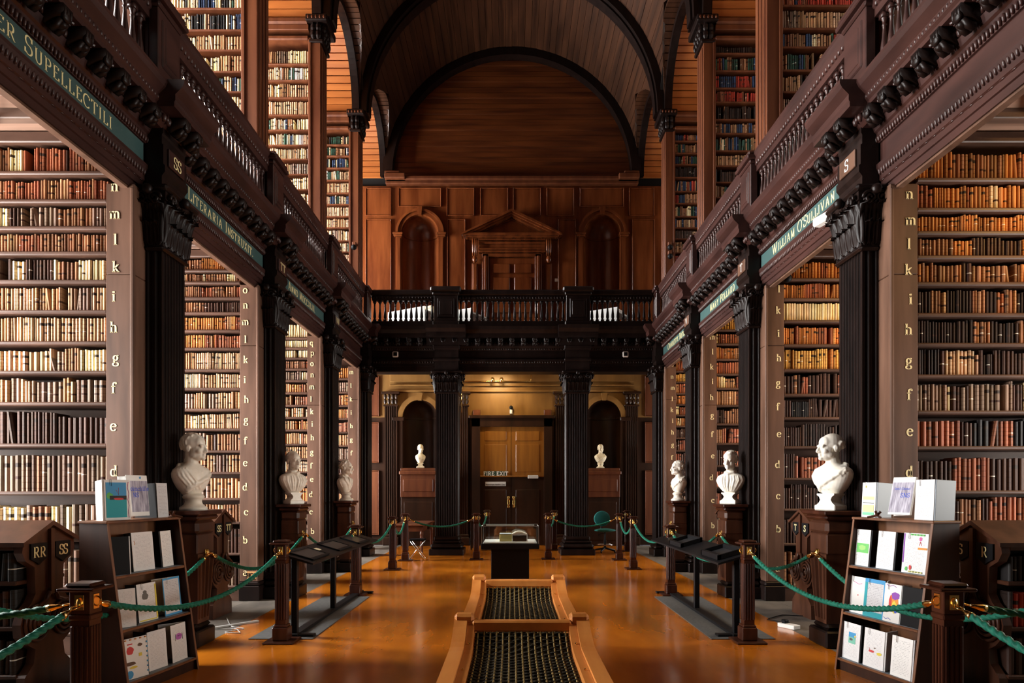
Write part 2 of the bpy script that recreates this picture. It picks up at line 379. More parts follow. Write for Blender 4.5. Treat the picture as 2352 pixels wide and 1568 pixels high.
# ================================================================== the room shell
fl = root_struct('floor', 'glossy orange-brown wooden floor of the long nave', 'floor')
B('floor_boards', MB().box(-2.97, 2.97, YF, YB, -.06, 0), MT['floor'], fl)
for s in (-1, 1):
    # worn boards along the alcoves, laid as long planks
    for k in range(6):
        x0 = 2.97 + .574*k
        B('border_board', MB().bev(s*(x0+.002), s*(x0+.572), YF, YB, -.06, -.001-(k%2)*.002, .003), MT['border'], fl)
def outer_wall(s, name, label):
    wl = root_struct(name, label, 'wall')
    x0, x1 = s*XO, s*(XO+.35)
    mb = MB()
    zs = [(0, 1.1), (4.0, 6.0), (9.0, 13.7)]
    for a, b in zs: mb.box(x0, x1, YF, YB+.3, a, b)
    ys = [YF]
    for y in BAYS: ys += [y-.62, y+.62]
    ys.append(YB+.3)
    for za, zb in ((1.1, 4.0), (6.0, 9.0)):
        for i in range(0, len(ys), 2):
            mb.box(x0, x1, ys[i], ys[i+1], za, zb)
    B('masonry', mb, MT['outer'], wl); return wl
outer_wall(-1, 'wall_left', 'plastered outer wall behind the left alcoves')
outer_wall(1, 'wall_right', 'plastered outer wall behind the right alcoves')
wn = 0
for s in (-1, 1):
    for y in BAYS:
        for za, zb, lv in ((1.1, 4.0, 'lower'), (6.0, 9.0, 'gallery')):
            wn += 1
            wo = root_struct('window_%d' % wn, 'tall sash window lighting the %s alcove number %d on the %s' % (lv, BAYS.index(y)+1, 'left' if s < 0 else 'right'), 'window', (s*(XO+.2), y, za))
            mb = MB(); h = zb-za
            for a in (-.62, .57): mb.box(-.03, .03, a, a+.05, 0, h)
            for z in (0, h-.05, h/2-.03): mb.box(-.03, .03, -.57, .57, z, z+.05)
            mb.box(-.015, .015, -.02, .02, .05, h-.05)
            B('window_frame', mb, MT['frame'], wo)
            B('pane', MB().box(-.004, .004, -.57, .57, .05, h-.05), MT['pane'], wo)
wf = root_struct('wall_front', 'dark panelled wall closing the hall behind the viewpoint', 'wall')
B('wall_boards', MB().box(-XO, XO, YF-.2, YF, 0, 13.7), MT['dark'], wf)
rf = root_struct('roof', 'dark timber roof deck above the vault', 'ceiling')
B('roof_deck', MB().box(-XO-.3, XO+.3, YF, YB+.3, 13.7, 13.9), MT['dark'], rf)
# ---- gallery floors and alcove ceilings
gf = root_struct('floor_gallery', 'gallery floor and boarded ceiling over the lower alcoves', 'floor')
for s in (-1, 1):
    B('gallery_deck', MB().box(s*3.28, s*XO, YF, YB, 5.1, ZG), MT['shelf'], gf)
    for bi, y in enumerate(BAYS):
        j = 0; yy = y-1.08
        while yy < y+1.08:
            big = j % 3 == 2; wd = .10 if big else .19
            if big: B('joist', MB().bev(s*3.50, s*XO, yy, yy+wd, 4.64, 4.82, .008), MT['ceil2'], gf)
            else: B('ceiling_board', MB().bev(s*3.50, s*XO, yy, yy+wd-.006, 4.72+.012*(j%2), 4.80, .004), MT['ceil'], gf)
            yy += wd; j += 1
B('gallery_deck', MB().box(-3.28, 3.28, 15.75, YB, 5.0, ZG), MT['shelf'], gf)
for k in range(7):
    B('soffit_board', MB().bev(-3.38, 3.38, 15.98+.36*k, 15.98+.36*k+.35, 4.8, 5.0, .006), MT['lowwall'], gf)
for s in (-1, 1):
    # oblique gilded batten on each alcove ceiling
    for bi, y in enumerate(BAYS[1:4]):
        mb = MB().box(-.34, .34, -.02, .02, -.02, .02)
        o = B('ceiling_batten', mb, MT['batten'], gf, (s*4.3, y+.55, 4.62)); o.rotation_euler = (0, 0, s*.95)
# ---- main vault, ribs and side vaults
ce = root_struct('ceiling', 'dark boarded barrel vault with broad black ribs', 'ceiling')
RV = 3.40
BY = [(FIN[k]+.32-P, FIN[k]-.0) for k in range(4)] + [(FIN[3]+.42, YB)]
BY = [(a, b) for a, b in BY][1:]
RC = 1.36; NPL = 64
plk = {}
for a, b in BY:
    yc = (a+b)/2; rc = min(RC, (b-a)/2)
    for i in range(NPL):
        t0, t1 = PI*i/NPL, PI*(i+1)/NPL
        tm = (t0+t1)/2; hz = RV*math.sin(tm)
        qq = [math.sqrt(max(rc*rc-(RV*math.sin(t))**2, 0)) for t in (t0, t1)]
        segs = [(a-.16, b+.16, 0)]
        if max(qq) > 0: segs = [(a-.16, yc, 1), (yc, b+.16, 2)]
        for y0, y1, cut in segs:
            g = .004/RV; jit = R.uniform(0, .012)
            r0, r1 = RV+jit, RV+.06
            poly = [(r0*math.cos(t0+g), ZS+r0*math.sin(t0+g)), (r0*math.cos(t1-g), ZS+r0*math.sin(t1-g)), (r1*math.cos(t1), ZS+r1*math.sin(t1)), (r1*math.cos(t0), ZS+r1*math.sin(t0))]
            mb = MB().prism(poly, 'y', y0, y1)
            if cut:                                            # mitred to the groin line of the side vault
                for k in range(8):
                    q = qq[0] if k % 4 in (0, 3) else qq[1]
                    if cut == 1 and k >= 4: mb.v[k] = (mb.v[k][0], yc-q, mb.v[k][2])
                    if cut == 2 and k < 4: mb.v[k] = (mb.v[k][0], yc+q, mb.v[k][2])
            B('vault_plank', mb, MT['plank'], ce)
def arch_ring(r0, r1, n, rev=False):
    pts = [(r0*math.cos(PI*i/n), r0*math.sin(PI*i/n)) for i in range(n+1)] + [(r1*math.cos(PI*(n-i)/n), r1*math.sin(PI*(n-i)/n)) for i in range(n+1)]
    return pts
def ring_mb(r0, r1, y0, y1, z, n=48, axis='y', c=0.0):
    mb = MB(); 
    for i in range(n):
        t0, t1 = PI*i/n, PI*(i+1)/n
        poly = [(c+r0*math.cos(t0), z+r0*math.sin(t0)), (c+r1*math.cos(t0), z+r1*math.sin(t0)), (c+r1*math.cos(t1), z+r1*math.sin(t1)), (c+r0*math.cos(t1), z+r0*math.sin(t1))]
        mb.prism(poly, axis, y0, y1, cap=True)
    return mb
for y in [FIN[k] for k in range(1, 4)]:
    B('rib', ring_mb(3.24, 3.5, y-.02, y+.42, ZS), MT['dark'], ce, smooth=False)
    B('rib_bead', ring_mb(3.20, 3.25, y+.08, y+.32, ZS), MT['dark'], ce)
B('rib', ring_mb(3.20, 3.46, YB-.28, YB, ZS), MT['dark'], ce)
for s in (-1, 1):
    for a, b in BY:
        yc = (a+b)/2; rc = min(RC, (b-a)/2)
        npl = 30
        for i in range(npl):
            t0, t1 = PI*i/npl, PI*(i+1)/npl; tm = (t0+t1)/2
            g = .010/rc; jit = R.uniform(0, .006)
            r0, r1 = rc+jit, rc+.05
            poly = [(yc+r0*math.cos(t0+g), ZS+r0*math.sin(t0+g)), (yc+r0*math.cos(t1-g), ZS+r0*math.sin(t1-g)), (yc+r1*math.cos(t1), ZS+r1*math.sin(t1)), (yc+r1*math.cos(t0), ZS+r1*math.sin(t0))]
            B('side_vault_plank', MB().prism(poly, 'x', s*(3.5), s*XO), MT['cross'], ce)  # brighter orange carries the daylight on the boards outside the rib
            xa, xb = [math.sqrt(max(RV*RV-(rc*math.sin(q))**2, 1)) for q in (t0, t1)]
            mb = MB().prism(poly, 'x', s*xa, s*3.5)
            mb.v = [(s*xb, y, z) if k in (1, 2) else (x, y, z) for k, (x, y, z) in enumerate(mb.v)]
            B('side_vault_plank', mb, MT['plank'], ce)  # same boards inside the rib, coloured dark to stand for unlit soffit
        B('side_vault_backing', ring_mb(rc+.06, rc+.08, s*3.3 if s > 0 else -XO, XO if s > 0 else -3.3, ZS, 30, 'x', yc), MT['jointd'], ce)
        B('side_rib', ring_mb(rc-.10, rc+.02, min(s*3.38, s*3.54), max(s*3.38, s*3.54), ZS, 36, 'x', yc), MT['dark'], ce)
# ================================================================== end wall
wb = root_struct('wall_back', 'panelled mahogany end wall under the vault', 'wall')
SX = YB / 1568.0
px = lambda x: (x-1176)*SX                    # picture column -> metres on the end wall
pz = lambda y: H + (1126-y)*SX
def end_wall():
    niches_up = [(px(965), .50, 8.43), (px(1383), .50, 8.43)]
    # carcass with the niche openings left free
    def slab(z0, z1, cuts, mat, name, yb=YB):
        mb = MB(); x = -XO
        for c, hw in sorted(cuts):
            mb.box(x, c-hw, yb, yb+.3, z0, z1); x = c+hw
        mb.box(x, XO, yb, yb+.3, z0, z1); B(name, mb, mat, wb)
    slab(5.2, 8.43, [(c, r) for c, r, _ in niches_up], MT['mahog'], 'wall_panelling')
    # arched tops
    def arch_fill(c, r, zs, ztop, mat, xl, xr, yb=YB):
        mb = MB(); n = 20
        for i in range(n):
            t0, t1 = PI*i/n, PI*(i+1)/n
            p = [(c+r*math.cos(t0), zs+r*math.sin(t0)), (c+r*math.cos(t0), ztop), (c+r*math.cos(t1), ztop), (c+r*math.cos(t1), zs+r*math.sin(t1))]
            mb.prism(p, 'y', yb, yb+.3)
        B('niche_spandrel', mb, mat, wb)
    slab(8.43, 9.72, [(c, r) for c, r, _ in niches_up], MT['mahog'], 'wall_panelling')
    for c, r, zs in niches_up: arch_fill(c, r, zs, 9.72, MT['mahog'], 0, 0)
    def niche(c, r, z0, zs, mat, depth=.95, yb=YB):
        mb = MB(); n = 20; dp = depth*r
        vs = []; fs = []
        for k in range(n+1):
            a = PI*k/n; vs += [(c+r*math.cos(a), yb+.02+dp*math.sin(a), z0), (c+r*math.cos(a), yb+.02+dp*math.sin(a), zs)]
        for k in range(n): fs.append((2*k, 2*k+1, 2*k+3, 2*k+2))
        mb.add(vs, fs); B('niche_back', mb, mat, wb, smooth=True)
        # half dome
        vs = []; fs = []; m = 10
        for j in range(m+1):
            e = PI/2*j/m
            for k in range(n+1):
                a = PI*k/n; vs.append((c+r*math.cos(e)*math.cos(a), yb+.02+dp*math.cos(e)*math.sin(a), zs+r*math.sin(e)))
        for j in range(m):
            for k in range(n): q = j*(n+1)+k; fs.append((q, q+n+1, q+n+2, q+1))
        B('niche_dome', MB().add(vs, fs), mat, wb, smooth=True)
        B('niche_moulding', ring_flat(c, r-.03, yb+.02, dp-.02, zs, .05), mat, wb)
        B('niche_floor', MB().box(c-r-.02, c+r+.02, yb, yb+dp+.1, z0-.05, z0), mat, wb)
        B('niche_backing', MB().box(c-r-.1, c+r+.1, yb+dp+.06, yb+dp+.12, z0-.1, zs+r+.1), MT['jointd'], wb)
    def ring_flat(c, r, y, dp, z, h):
        mb = MB(); n = 18
        for k in range(n):
            a, b2 = PI*k/n, PI*(k+1)/n
            q = [(c+r*math.cos(a), y+dp*math.sin(a)), (c+(r+.06)*math.cos(a), y+(dp+.06)*math.sin(a)), (c+(r+.06)*math.cos(b2), y+(dp+.06)*math.sin(b2)), (c+r*math.cos(b2), y+dp*math.sin(b2))]
            mb.prism(q, 'z', z-h/2, z+h/2)
        return mb
    for c, r, zs in niches_up:
        niche(c, r, 5.3, zs, MT['mahog'])
        B('arch_moulding', MB().add(*_shift(ring_mb(r, r+.13, YB-.07, YB, zs, 28, 'y', c))), MT['mahog'], wb)
        B('arch_moulding', MB().add(*_shift(ring_mb(r+.09, r+.15, YB-.11, YB, zs, 28, 'y', c))), MT['mahog'], wb)
        for q in (-1, 1):
            B('niche_jamb', MB().box(c+q*r, c+q*(r+.15), YB-.05, YB, 5.2, 8.33).box(c+q*(r+.03), c+q*(r+.12), YB-.07, YB, 5.2, 8.3), MT['mahog'], wb)
            B('niche_impost', MB().bev(c+q*(r-.03), c+q*(r+.2), YB-.12, YB, 8.33, 8.38, .01).bev(c+q*(r-.05), c+q*(r+.22), YB-.15, YB, 8.38, 8.43, .01), MT['mahog'], wb)
        B('keystone', MB().prism([(c-.05, zs+r-.02), (c+.05, zs+r-.02), (c+.075, zs+r+.2), (c-.075, zs+r+.2)], 'y', YB-.14, YB), MT['mahog'], wb)
    # raised field panels
    xs = [839, 901, 914, 1015, 1025, 1091, 1102, 1169, 1177, 1244, 1254, 1320, 1330, 1434, 1443, 1504]
    def field(x0, x1, z0, z1, mat, yb=YB):
        mb = MB().bev(x0, x1, yb-.03, yb+.01, z0, z1, .012)
        B('field_panel', mb, mat, wb)
        e = .025
        f = MB()
        for q in ((x0-e, x0, z0-e, z1+e), (x1, x1+e, z0-e, z1+e), (x0, x1, z0-e, z0), (x0, x1, z1, z1+e)):
            f.bev(q[0], q[1], yb-.05, yb, q[2], q[3], .01)
        B('panel_bead', f, mat, wb)
    for i in range(0, 16, 2):
        x0, x1 = px(xs[i])+.04, px(xs[i+1])-.04
        if xs[i] in (914, 1330): field(x0, x1, pz(478)+.05, pz(432)-.03, MT['mahog'])
        else: field(x0, x1, pz(497)+.03, pz(432)-.03, MT['mahog'])
    for x0, x1 in ((839, 900), (1026, 1070), (1280, 1324), (1450, 1504)):
        field(px(x0)+.04, px(x1)-.03, 5.35, pz(506), MT['mahog'])
    # cornice under the tympanum and tympanum boards
    B('wall_cornice', MB().bev(-3.4, 3.4, YB-.16, YB, 9.72, 9.80, .015).bev(-3.4, 3.4, YB-.24, YB, 9.80, 9.92, .03), MT['upper'], wb)
    for q in (-1, 1):
        B('corner_block', MB().bev(q*2.85, q*3.4, YB-.34, YB, 9.80, 9.94, .02).bev(q*3.0, q*3.4, YB-.3, YB, 9.94, 10.02, .02), MT['upper'], wb)
    z = 9.92; k = 0
    while z < ZS+3.3:
        hh = .145; zt = min(z+hh, ZS+3.45); hw = math.sqrt(max(3.45**2-(z-ZS)**2, .01))
        B('tympanum_board', MB().bev(-hw, hw, YB-.02+.004*(k % 3), YB+.1, z+.002, zt-.002, .004), MT['tymp'], wb); z += hh; k += 1
    B('tympanum_backing', MB().box(-XO, XO, YB+.1, YB+.3, 9.72, 13.7), MT['jointd'], wb)
    # ---------------- lower end wall
    lows = [(px(965), .47, 3.46), (px(1387), .47, 3.46)]
    slab(0, 2.0, [], MT['lowdark'], 'wainscot')
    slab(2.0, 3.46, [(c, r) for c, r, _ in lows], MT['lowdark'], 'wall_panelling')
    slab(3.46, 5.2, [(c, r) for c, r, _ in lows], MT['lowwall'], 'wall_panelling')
    for c, r, zs in lows:
        arch_fill(c, r, zs, 5.2, MT['lowwall'], 0, 0); niche(c, r, 2.02, zs, MT['lowdark'])
        B('arch_moulding', ring_mb(r, r+.13, YB-.07, YB, zs, 28, 'y', c), MT['lowwall'], wb)
        B('keystone', MB().prism([(c-.05, zs+r-.02), (c+.05, zs+r-.02), (c+.08, zs+r+.18), (c-.08, zs+r+.18)], 'y', YB-.12, YB), MT['lowwall'], wb)
        for q in (-1, 1):
            B('niche_impost', MB().bev(c+q*(r-.04), c+q*(r+.26), YB-.12, YB, 3.36, 3.46, .015), MT['lowdark'], wb)
            B('niche_jamb', MB().box(c+q*r, c+q*(r+.15), YB-.05, YB, 0.2, 3.36), MT['lowdark'], wb)
    for z0, z1, dp in ((4.42, 4.62, .06), (4.62, 4.66, .12), (4.14, 4.2, .08), (4.3, 4.34, .1)):
        B('wall_band', MB().bev(-3.3, 3.3, YB-dp, YB, z0, z1, .01), MT['lowwall'], wb)
    for x in (px(899), px(1061), px(1290), px(1450)):
        B('wall_pilaster', fluted(x-.17, x+.17, YB-.08, YB, .3, 3.75, 5), MT['lowdark'], wb)
        cb = MB().bev(x-.2, x+.2, YB-.12, YB, 3.75, 3.79, .01).bev(x-.24, x+.24, YB-.17, YB, 4.08, 4.14, .01)
        for jz in (3.8, 3.93):
            for jx in (-.15, -.05, .05, .15): cb.ell((x+jx, YB-.1, jz+.08), (.045, .05, .08), 8, 5)
        B('wall_capital', cb, MT['lowdark'], wb)
        B('wall_pilaster_base', MB().bev(x-.22, x+.22, YB-.14, YB, 0, .22, .02).bev(x-.2, x+.2, YB-.11, YB, .22, .3, .02), MT['lowdark'], wb)
    for q in (-1, 1):
        for za, zb in ((.3, 2.0), (2.25, 3.3), (3.5, 4.55)):
            xa, xb = sorted((q*3.62, q*6.1)); field(xa, xb, za, zb, MT['upper'])
def _shift(mb): return mb.v, mb.f
def fluted(x0, x1, y0, y1, z0, z1, n, side=True):
    """pilaster shaft standing proud of a wall at y1: flutes on the front (-y) and on both flanks"""
    pts = []; w = x1-x0; m = w*.07; fw = (w-2*m)/n
    pts.append((x0, y0))
    for i in range(n):
        a = x0+m+fw*i
        for t in (.12, .2, .35, .5, .65, .8, .88):
            dpt = 0 if t in (.12, .88) else (fw*.38*math.sin(PI*(t-.12)/.76))
            pts.append((a+fw*t, y0+dpt))
    pts.append((x1, y0)); d = y1-y0
    ns = max(int(d/fw), 1) if side else 0
    for i in range(ns):
        a = y0+d*i/ns
        for t in (.15, .3, .5, .7, .85):
            dpt = 0 if t in (.15, .85) else fw*.3*math.sin(PI*(t-.15)/.7)
            pts.append((x1-dpt, a+d/ns*t))
    pts += [(x1, y1), (x0, y1)]
    for i in range(ns):
        a = y1-d*i/ns
        for t in (.15, .3, .5, .7, .85):
            dpt = 0 if t in (.15, .85) else fw*.3*math.sin(PI*(t-.15)/.7)
            pts.append((x0+dpt, a-d/ns*t))
    return MB().prism(pts, 'z', z0, z1)
end_wall()
# ---- double door below (fire exit)
dr = root_struct('door_1', 'varnished double door with fire exit sign under the end gallery', 'door', (0, YB, 0))
x0, x1, zt = px(1103), px(1249), 3.2
B('door_case', MB().box(x0-.22, x0, -.14, 0, 0, zt+.22).box(x1, x1+.22, -.14, 0, 0, zt+.22).box(x0-.22, x1+.22, -.14, 0, zt, zt+.22).bev(x0-.3, x1+.3, -.2, 0, zt+.22, zt+.3, .015), MT['lowdark'], dr)
xm = px(1174)
for a, b in ((x0, xm-.006), (xm+.006, x1)):
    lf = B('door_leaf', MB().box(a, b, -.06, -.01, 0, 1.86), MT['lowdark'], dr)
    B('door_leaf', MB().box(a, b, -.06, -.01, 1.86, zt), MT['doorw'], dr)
    B('door_panel', MB().bev(a+.12, b-.12, -.075, -.05, 2.82, 3.08, .01), MT['doorw'], dr)
    B('door_panel', MB().bev(a+.12, b-.12, -.07, -.05, 1.98, 2.72, .01), MT['doorw'], dr)
    B('door_panel', MB().bev(a+.12, b-.12, -.07, -.05, .25, 1.5, .01), MT['lowdark'], dr)
B('push_bar', MB().bev(x0, x1, -.09, -.06, 1.84, 1.88, .008), MT['doorw'], dr)
B('bar_housing', MB().bev(px(1212), px(1236), -.13, -.06, 1.80, 1.89, .012), MT['grey'], dr)
for q in (-1, 1):
    mb = MB().bev(xm+q*.07-.03, xm+q*.07+.03, -.08, -.06, 1.02, 1.32, .006)
    mb.ell((xm+q*.07, -.1, 1.25), (.03, .03, .03), 8, 6).ell((xm+q*.07, -.1, 1.09), (.03, .03, .03), 8, 6)
    B('brass_lock', mb, MT['brass'], dr)
sg = B('exit_sign', MB().bev(px(1114), px(1164), -.085, -.06, pz(1093), pz(1082), .003), plain('exit_sign_green', (.01, .035, .02), .5), dr)
letters('sign_letter', 'FIRE EXIT', .068, MT['white'], sg, (px(1139), -.086, pz(1091.5)), 0, .26, .22, .28)
sg = B('notice_plate', MB().bev(px(1115), px(1162), -.085, -.06, pz(1116), pz(1106), .003), MT['grey'], dr)
t, tw = text_mb('Manuscripts Readers Only', .023, .22, .14, .2)
o = B('notice_lettering', t, MT['black'], sg, (px(1138.5), -.086, pz(1114))); o['kind'] = 'stuff'
# ---- pedimented door in the gallery
dr = root_struct('door_2', 'pedimented mahogany door in the end gallery', 'door', (0, YB, ZG))
g = lambda y: pz(y)-ZG
xa, xb = px(1062), px(1289); xc = px(1175)
for k, (e, dpt) in enumerate(((0, .34), (.05, .30), (.1, .25))):
    mb = MB()
    for q, xe in ((-1, xa+e*1.6), (1, xb-e*1.6)):
        mb.prism([(xc, g(490)-e), (xe, g(545)-e*.4), (xe, g(545)-e*.4-.05), (xc, g(490)-e-.075)], 'y', -dpt, 0)
    B('pediment_rake', mb, MT['mahog'], dr)
B('pediment_field', MB().prism([(xa+.15, g(545)), (xb-.15, g(545)), (xc, g(500))], 'y', -.08, 0), MT['mahog'], dr)
B('pediment_inner_bead', MB().prism([(xc, g(506)), (xa+.62, g(532)), (xa+.62, g(532)-.03), (xc, g(506)-.035)], 'y', -.12, 0).prism([(xc, g(506)), (xb-.62, g(532)), (xb-.62, g(532)-.03), (xc, g(506)-.035)], 'y', -.12, 0), MT['mahog'], dr)
B('pediment_cornice', MB().bev(xa+.02, xb-.02, -.32, 0, g(547)-.03, g(543), .012).bev(xa+.1, xb-.1, -.26, 0, g(552), g(547)-.02, .012), MT['mahog'], dr)
for z0, z1, dpt in ((555, 552.5, .16), (563, 558, .12), (571, 563, .07), (577, 573, .13), (583, 579, .15)):
    B('lintel_moulding', MB().bev(px(1100), px(1252), -dpt, 0, g(z0), g(z1), .006), MT['mahog'], dr)
for xq in (1091, 1260):
    c = px(xq)
    mb = MB()
    for jx in (-.045, 0, .045): mb.tube([(c+jx, -.13, g(553)), (c+jx, -.15, g(565)), (c+jx, -.11, g(580)), (c+jx, -.07, g(590))], [.03, .03, .026, .02], 8)
    mb.ell((c, -.1, g(598)), (.07, .06, .1), 10, 7)
    B('scroll_bracket', mb, MT['mahog'], dr, smooth=True)
    B('door_pilaster', MB().bev(c-.08, c+.08, -.06, 0, 0, g(606), .012).bev(c-.05, c+.05, -.08, 0, 0.05, g(608), .01), MT['mahog'], dr)
for xq in (1115, 1236):
    c = px(xq); B('architrave_strip', MB().bev(c-.09, c+.09, -.1, 0, 0, g(585), .012).bev(c-.03, c+.03, -.13, 0, 0, g(590), .01), MT['mahog'], dr)
B('architrave_head', MB().bev(px(1108), px(1243), -.1, 0, g(592), g(584), .012), MT['mahog'], dr)
B('door_leaf', MB().box(px(1124), px(1228), -.04, 0, 0, g(594)), MT['mahog'], dr)
for a, b in ((1132, 1171), (1181, 1221)):
    for z0, z1 in ((629, 607), (675, 638), (720, 684)):
        B('door_panel', MB().bev(px(a), px(b), -.075, -.03, g(z0), g(z1), .02), MT['mahog'], dr)
sw = tag(B('wall_switch', MB().bev(-.04, .04, -.03, 0, -.04, .04, .006), MT['white'], None, (px(1277.5), YB-.001, pz(643.5))), 'small white switch plate beside the pedimented gallery door', 'switch')
# ================================================================== entablatures
YE = 15.75                                                     # frieze plane of the end gallery
def extr(prof, y0, y1, s):
    mb = MB().prism(prof, 'y', y0, y1)
    return mb.flip() if s < 0 else mb
def bead_row(y0, y1, x, z, pitch, rx, ry, rz, s, alt=False):
    mb = MB(); n = int((y1-y0)/pitch); k = 0
    for k in range(n):
        y = y0+pitch*(k+.5)
        mb.ell((x, y, z), (rx, ry, rz), 6, 4)
        if alt: mb.prism([(y+pitch*.5-.006, z+rz), (y+pitch*.5+.006, z+rz), (y+pitch*.5, z-rz)], 'x', x-rx*.8, x+.02)
    return mb.flip() if s < 0 else mb
def modillion():
    pr = [(.0, 0), (.16, 0), (.16, -.05), (.13, -.085), (.08, -.10), (.03, -.13), (.0, -.14)]   # x measured from the wall outwards
    mb = MB().prism([(-a, b) for a, b in pr], 'y', -.055, .055)
    for q in (-1, 1):
        mb.tube([(-.035, q*.03, -.14), (-.06, q*.03, -.155), (-.09, q*.03, -.14), (-.13, q*.03, -.10)], [.022, .03, .028, .018], 7)
    mb.ell((-.1, 0, -.125), (.05, .035, .03), 12, 8).ell((-.145, 0, -.07), (.025, .05, .04), 12, 8)
    for q in (-1, 0, 1): mb.ell((-.15, q*.034, -.045), (.02, .016, .045), 8, 6)
    return mb
def sm(me):
    me.polygons.foreach_set('use_smooth', [True]*len(me.polygons)); return me
MOD_R = modillion().mesh('modillion', MT['dark']); MOD_L = modillion().flip().mesh('modillion', MT['dark'])
Y_ENT0 = 0.2
def rose():
    mb = MB()
    for k in range(5):
        a = 2*PI*k/5; mb.ell((-.07+.03*math.cos(a), .03*math.sin(a), -.012), (.02, .02, .014), 6, 4)
    return mb.ell((-.07, 0, -.02), (.014, .014, .014), 6, 4)
ROS_R = rose().mesh('rosette', MT['entab']); ROS_L = rose().flip().mesh('rosette', MT['entab'])
def entablature(s):
    side = 'left' if s < 0 else 'right'
    t = root_struct('trim_1' if s < 0 else 'trim_2', 'carved oak entablature along the %s side of the nave' % side, 'entablature')
    y0, y1 = Y_ENT0, YE+.1
    B('architrave', extr([(3.44, 4.22), (3.50, 4.22), (3.50, 4.5), (3.38, 4.5), (3.38, 4.47), (3.41, 4.40), (3.41, 4.355), (3.425, 4.345), (3.425, 4.29), (3.44, 4.285)], y0, y1, s), MT['entab'], t)
    B('soffit_batten', extr([(3.455, 4.20), (3.515, 4.20), (3.515, 4.225), (3.455, 4.225)], y0, y1, s), MT['oak'], t)
    B('frieze', extr([(3.42, 4.5), (3.50, 4.5), (3.50, 4.80), (3.42, 4.80)], y0, y1, s), MT['entab'], t)
    B('bed_moulding', extr([(3.42, 4.70), (3.42, 4.86), (3.34, 4.86), (3.36, 4.80), (3.38, 4.785), (3.40, 4.70)], y0, y1, s), MT['entab'], t)
    B('cornice', extr([(3.50, 4.80), (3.40, 4.80), (3.36, 4.86), (3.36, 4.96), (3.22, 4.96), (3.22, 5.0), (3.20, 5.02), (3.20, 5.07), (3.14, 5.13), (3.12, 5.17), (3.12, 5.20), (3.50, 5.20)], y0, y1, s), MT['entab'], t)
    for nm, x, z, pit, rx, ry, rz in (('leaf_moulding', 3.405, 4.435, .042, .024, .016, .04), ('leaf_moulding', 3.39, 4.735, .04, .022, .016, .036), ('egg_and_dart', 3.355, 4.91, .075, .03, .027, .042), ('leaf_moulding', 3.205, 5.045, .05, .014, .021, .022), ('bead_moulding', 3.425, 4.35, .11, .012, .04, .008)):
        o = B(nm, bead_row(y0, YE, x, z, pit, rx, ry, rz, s, nm == 'egg_and_dart'), MT['entab'], t, smooth=True); o['kind'] = 'stuff'
    pitch = P/12; n0 = int((y0-FIN[0])/pitch)
    k = 0
    while True:
        y = D0+.4225+pitch*(k+n0+.5)
        if y > 15.5: break
        k += 1
        if y < 2.2: continue
        inres = any(abs(y-(f+.4225)) < .33 for f in FIN)
        dx = .15 if inres else 0
        link('modillion', MOD_L if s < 0 else MOD_R, t, (s*(3.36-dx), y, 4.96))
        link('rosette', ROS_L if s < 0 else ROS_R, t, (s*(3.36-dx), y+pitch/2, 4.958))
    for f in FIN:                                              # breaks forward over each pilaster
        a, b = f+.2, f+.645
        pr = [(3.25, 4.29), (3.44, 4.29), (3.44, 4.86), (3.24, 4.86), (3.24, 4.80), (3.25, 4.78), (3.25, 4.70), (3.235, 4.69), (3.235, 4.51), (3.22, 4.5), (3.22, 4.44), (3.25, 4.40)]
        B('ressaut', extr(pr, a, b, s), MT['dark'], t)
        pc = [(3.44, 4.84), (3.25, 4.84), (3.21, 4.88), (3.21, 4.96), (3.06, 4.96), (3.06, 5.0), (3.05, 5.02), (3.05, 5.07), (2.99, 5.13), (2.97, 5.17), (2.97, 5.205), (3.44, 5.205)]
        B('cornice_break', extr(pc, a-.15, b+.15, s), MT['entab'], t)
        o = B('egg_and_dart', bead_row(a-.1, b+.1, 3.205, 4.91, .085, .035, .032, .042, s, True), MT['entab'], t, smooth=True); o['kind'] = 'stuff'
    return t
TL = entablature(-1); TR = entablature(1)
def frieze_sign(s, bay, txt, size, mat, y_off=0.0, caps=.78):
    """painted board on the frieze between two pilasters, gilt capitals"""
    y0 = FIN[bay]+.645+.03 if bay >= 0 else FIN[0]+.645-P+.03
    y1 = FIN[bay+1]+.2-.03
    mb = MB().box(s*3.405, s*3.42, y0, y1, 4.515, 4.685)
    sn = tag(B('frieze_sign', mb, mat), '', 'sign')
    _, tw = text_mb(txt, size, .17, .06, .3, caps); size = min(size*.96*(y1-y0)/tw, .09)
    letters('gilt_letter', txt, size, MT['giltm'], sn, (s*3.404, (y0+y1)/2+y_off, 4.545), PI/2 if s < 0 else -PI/2, .17, .06, .3, caps)
    return sn
sg = frieze_sign(-1, -1, 'TER SUPELLECTILI', .082, MT['green'], .04); sg['label'] = 'green frieze board lettered SUPELLECTILI above the first alcove on the left'
sg = frieze_sign(-1, 0, 'LITERARIA INSTRUXIT.', .074, MT['green']); sg['label'] = 'green frieze board lettered INSTRUXIT on the left entablature'
sg = frieze_sign(-1, 1, 'ANNO MDCCXLIII.', .076, MT['green']); sg['label'] = 'green frieze board lettered ANNO MDCCXLIII on the left entablature'
sg = frieze_sign(1, 0, "WILLIAM O'SULLIVAN", .078, MT['green']); sg['label'] = "grey-green frieze board lettered WILLIAM O'SULLIVAN on the right entablature"
sg = frieze_sign(1, 1, 'MARY POLLARD', .08, MT['green']); sg['label'] = 'grey-green frieze board lettered MARY POLLARD on the right entablature'
sg = frieze_sign(1, 2, 'CHARLOTTE BUTLER', .072, MT['green']); sg['label'] = 'grey-green frieze board lettered BUTLER nearest the end gallery'
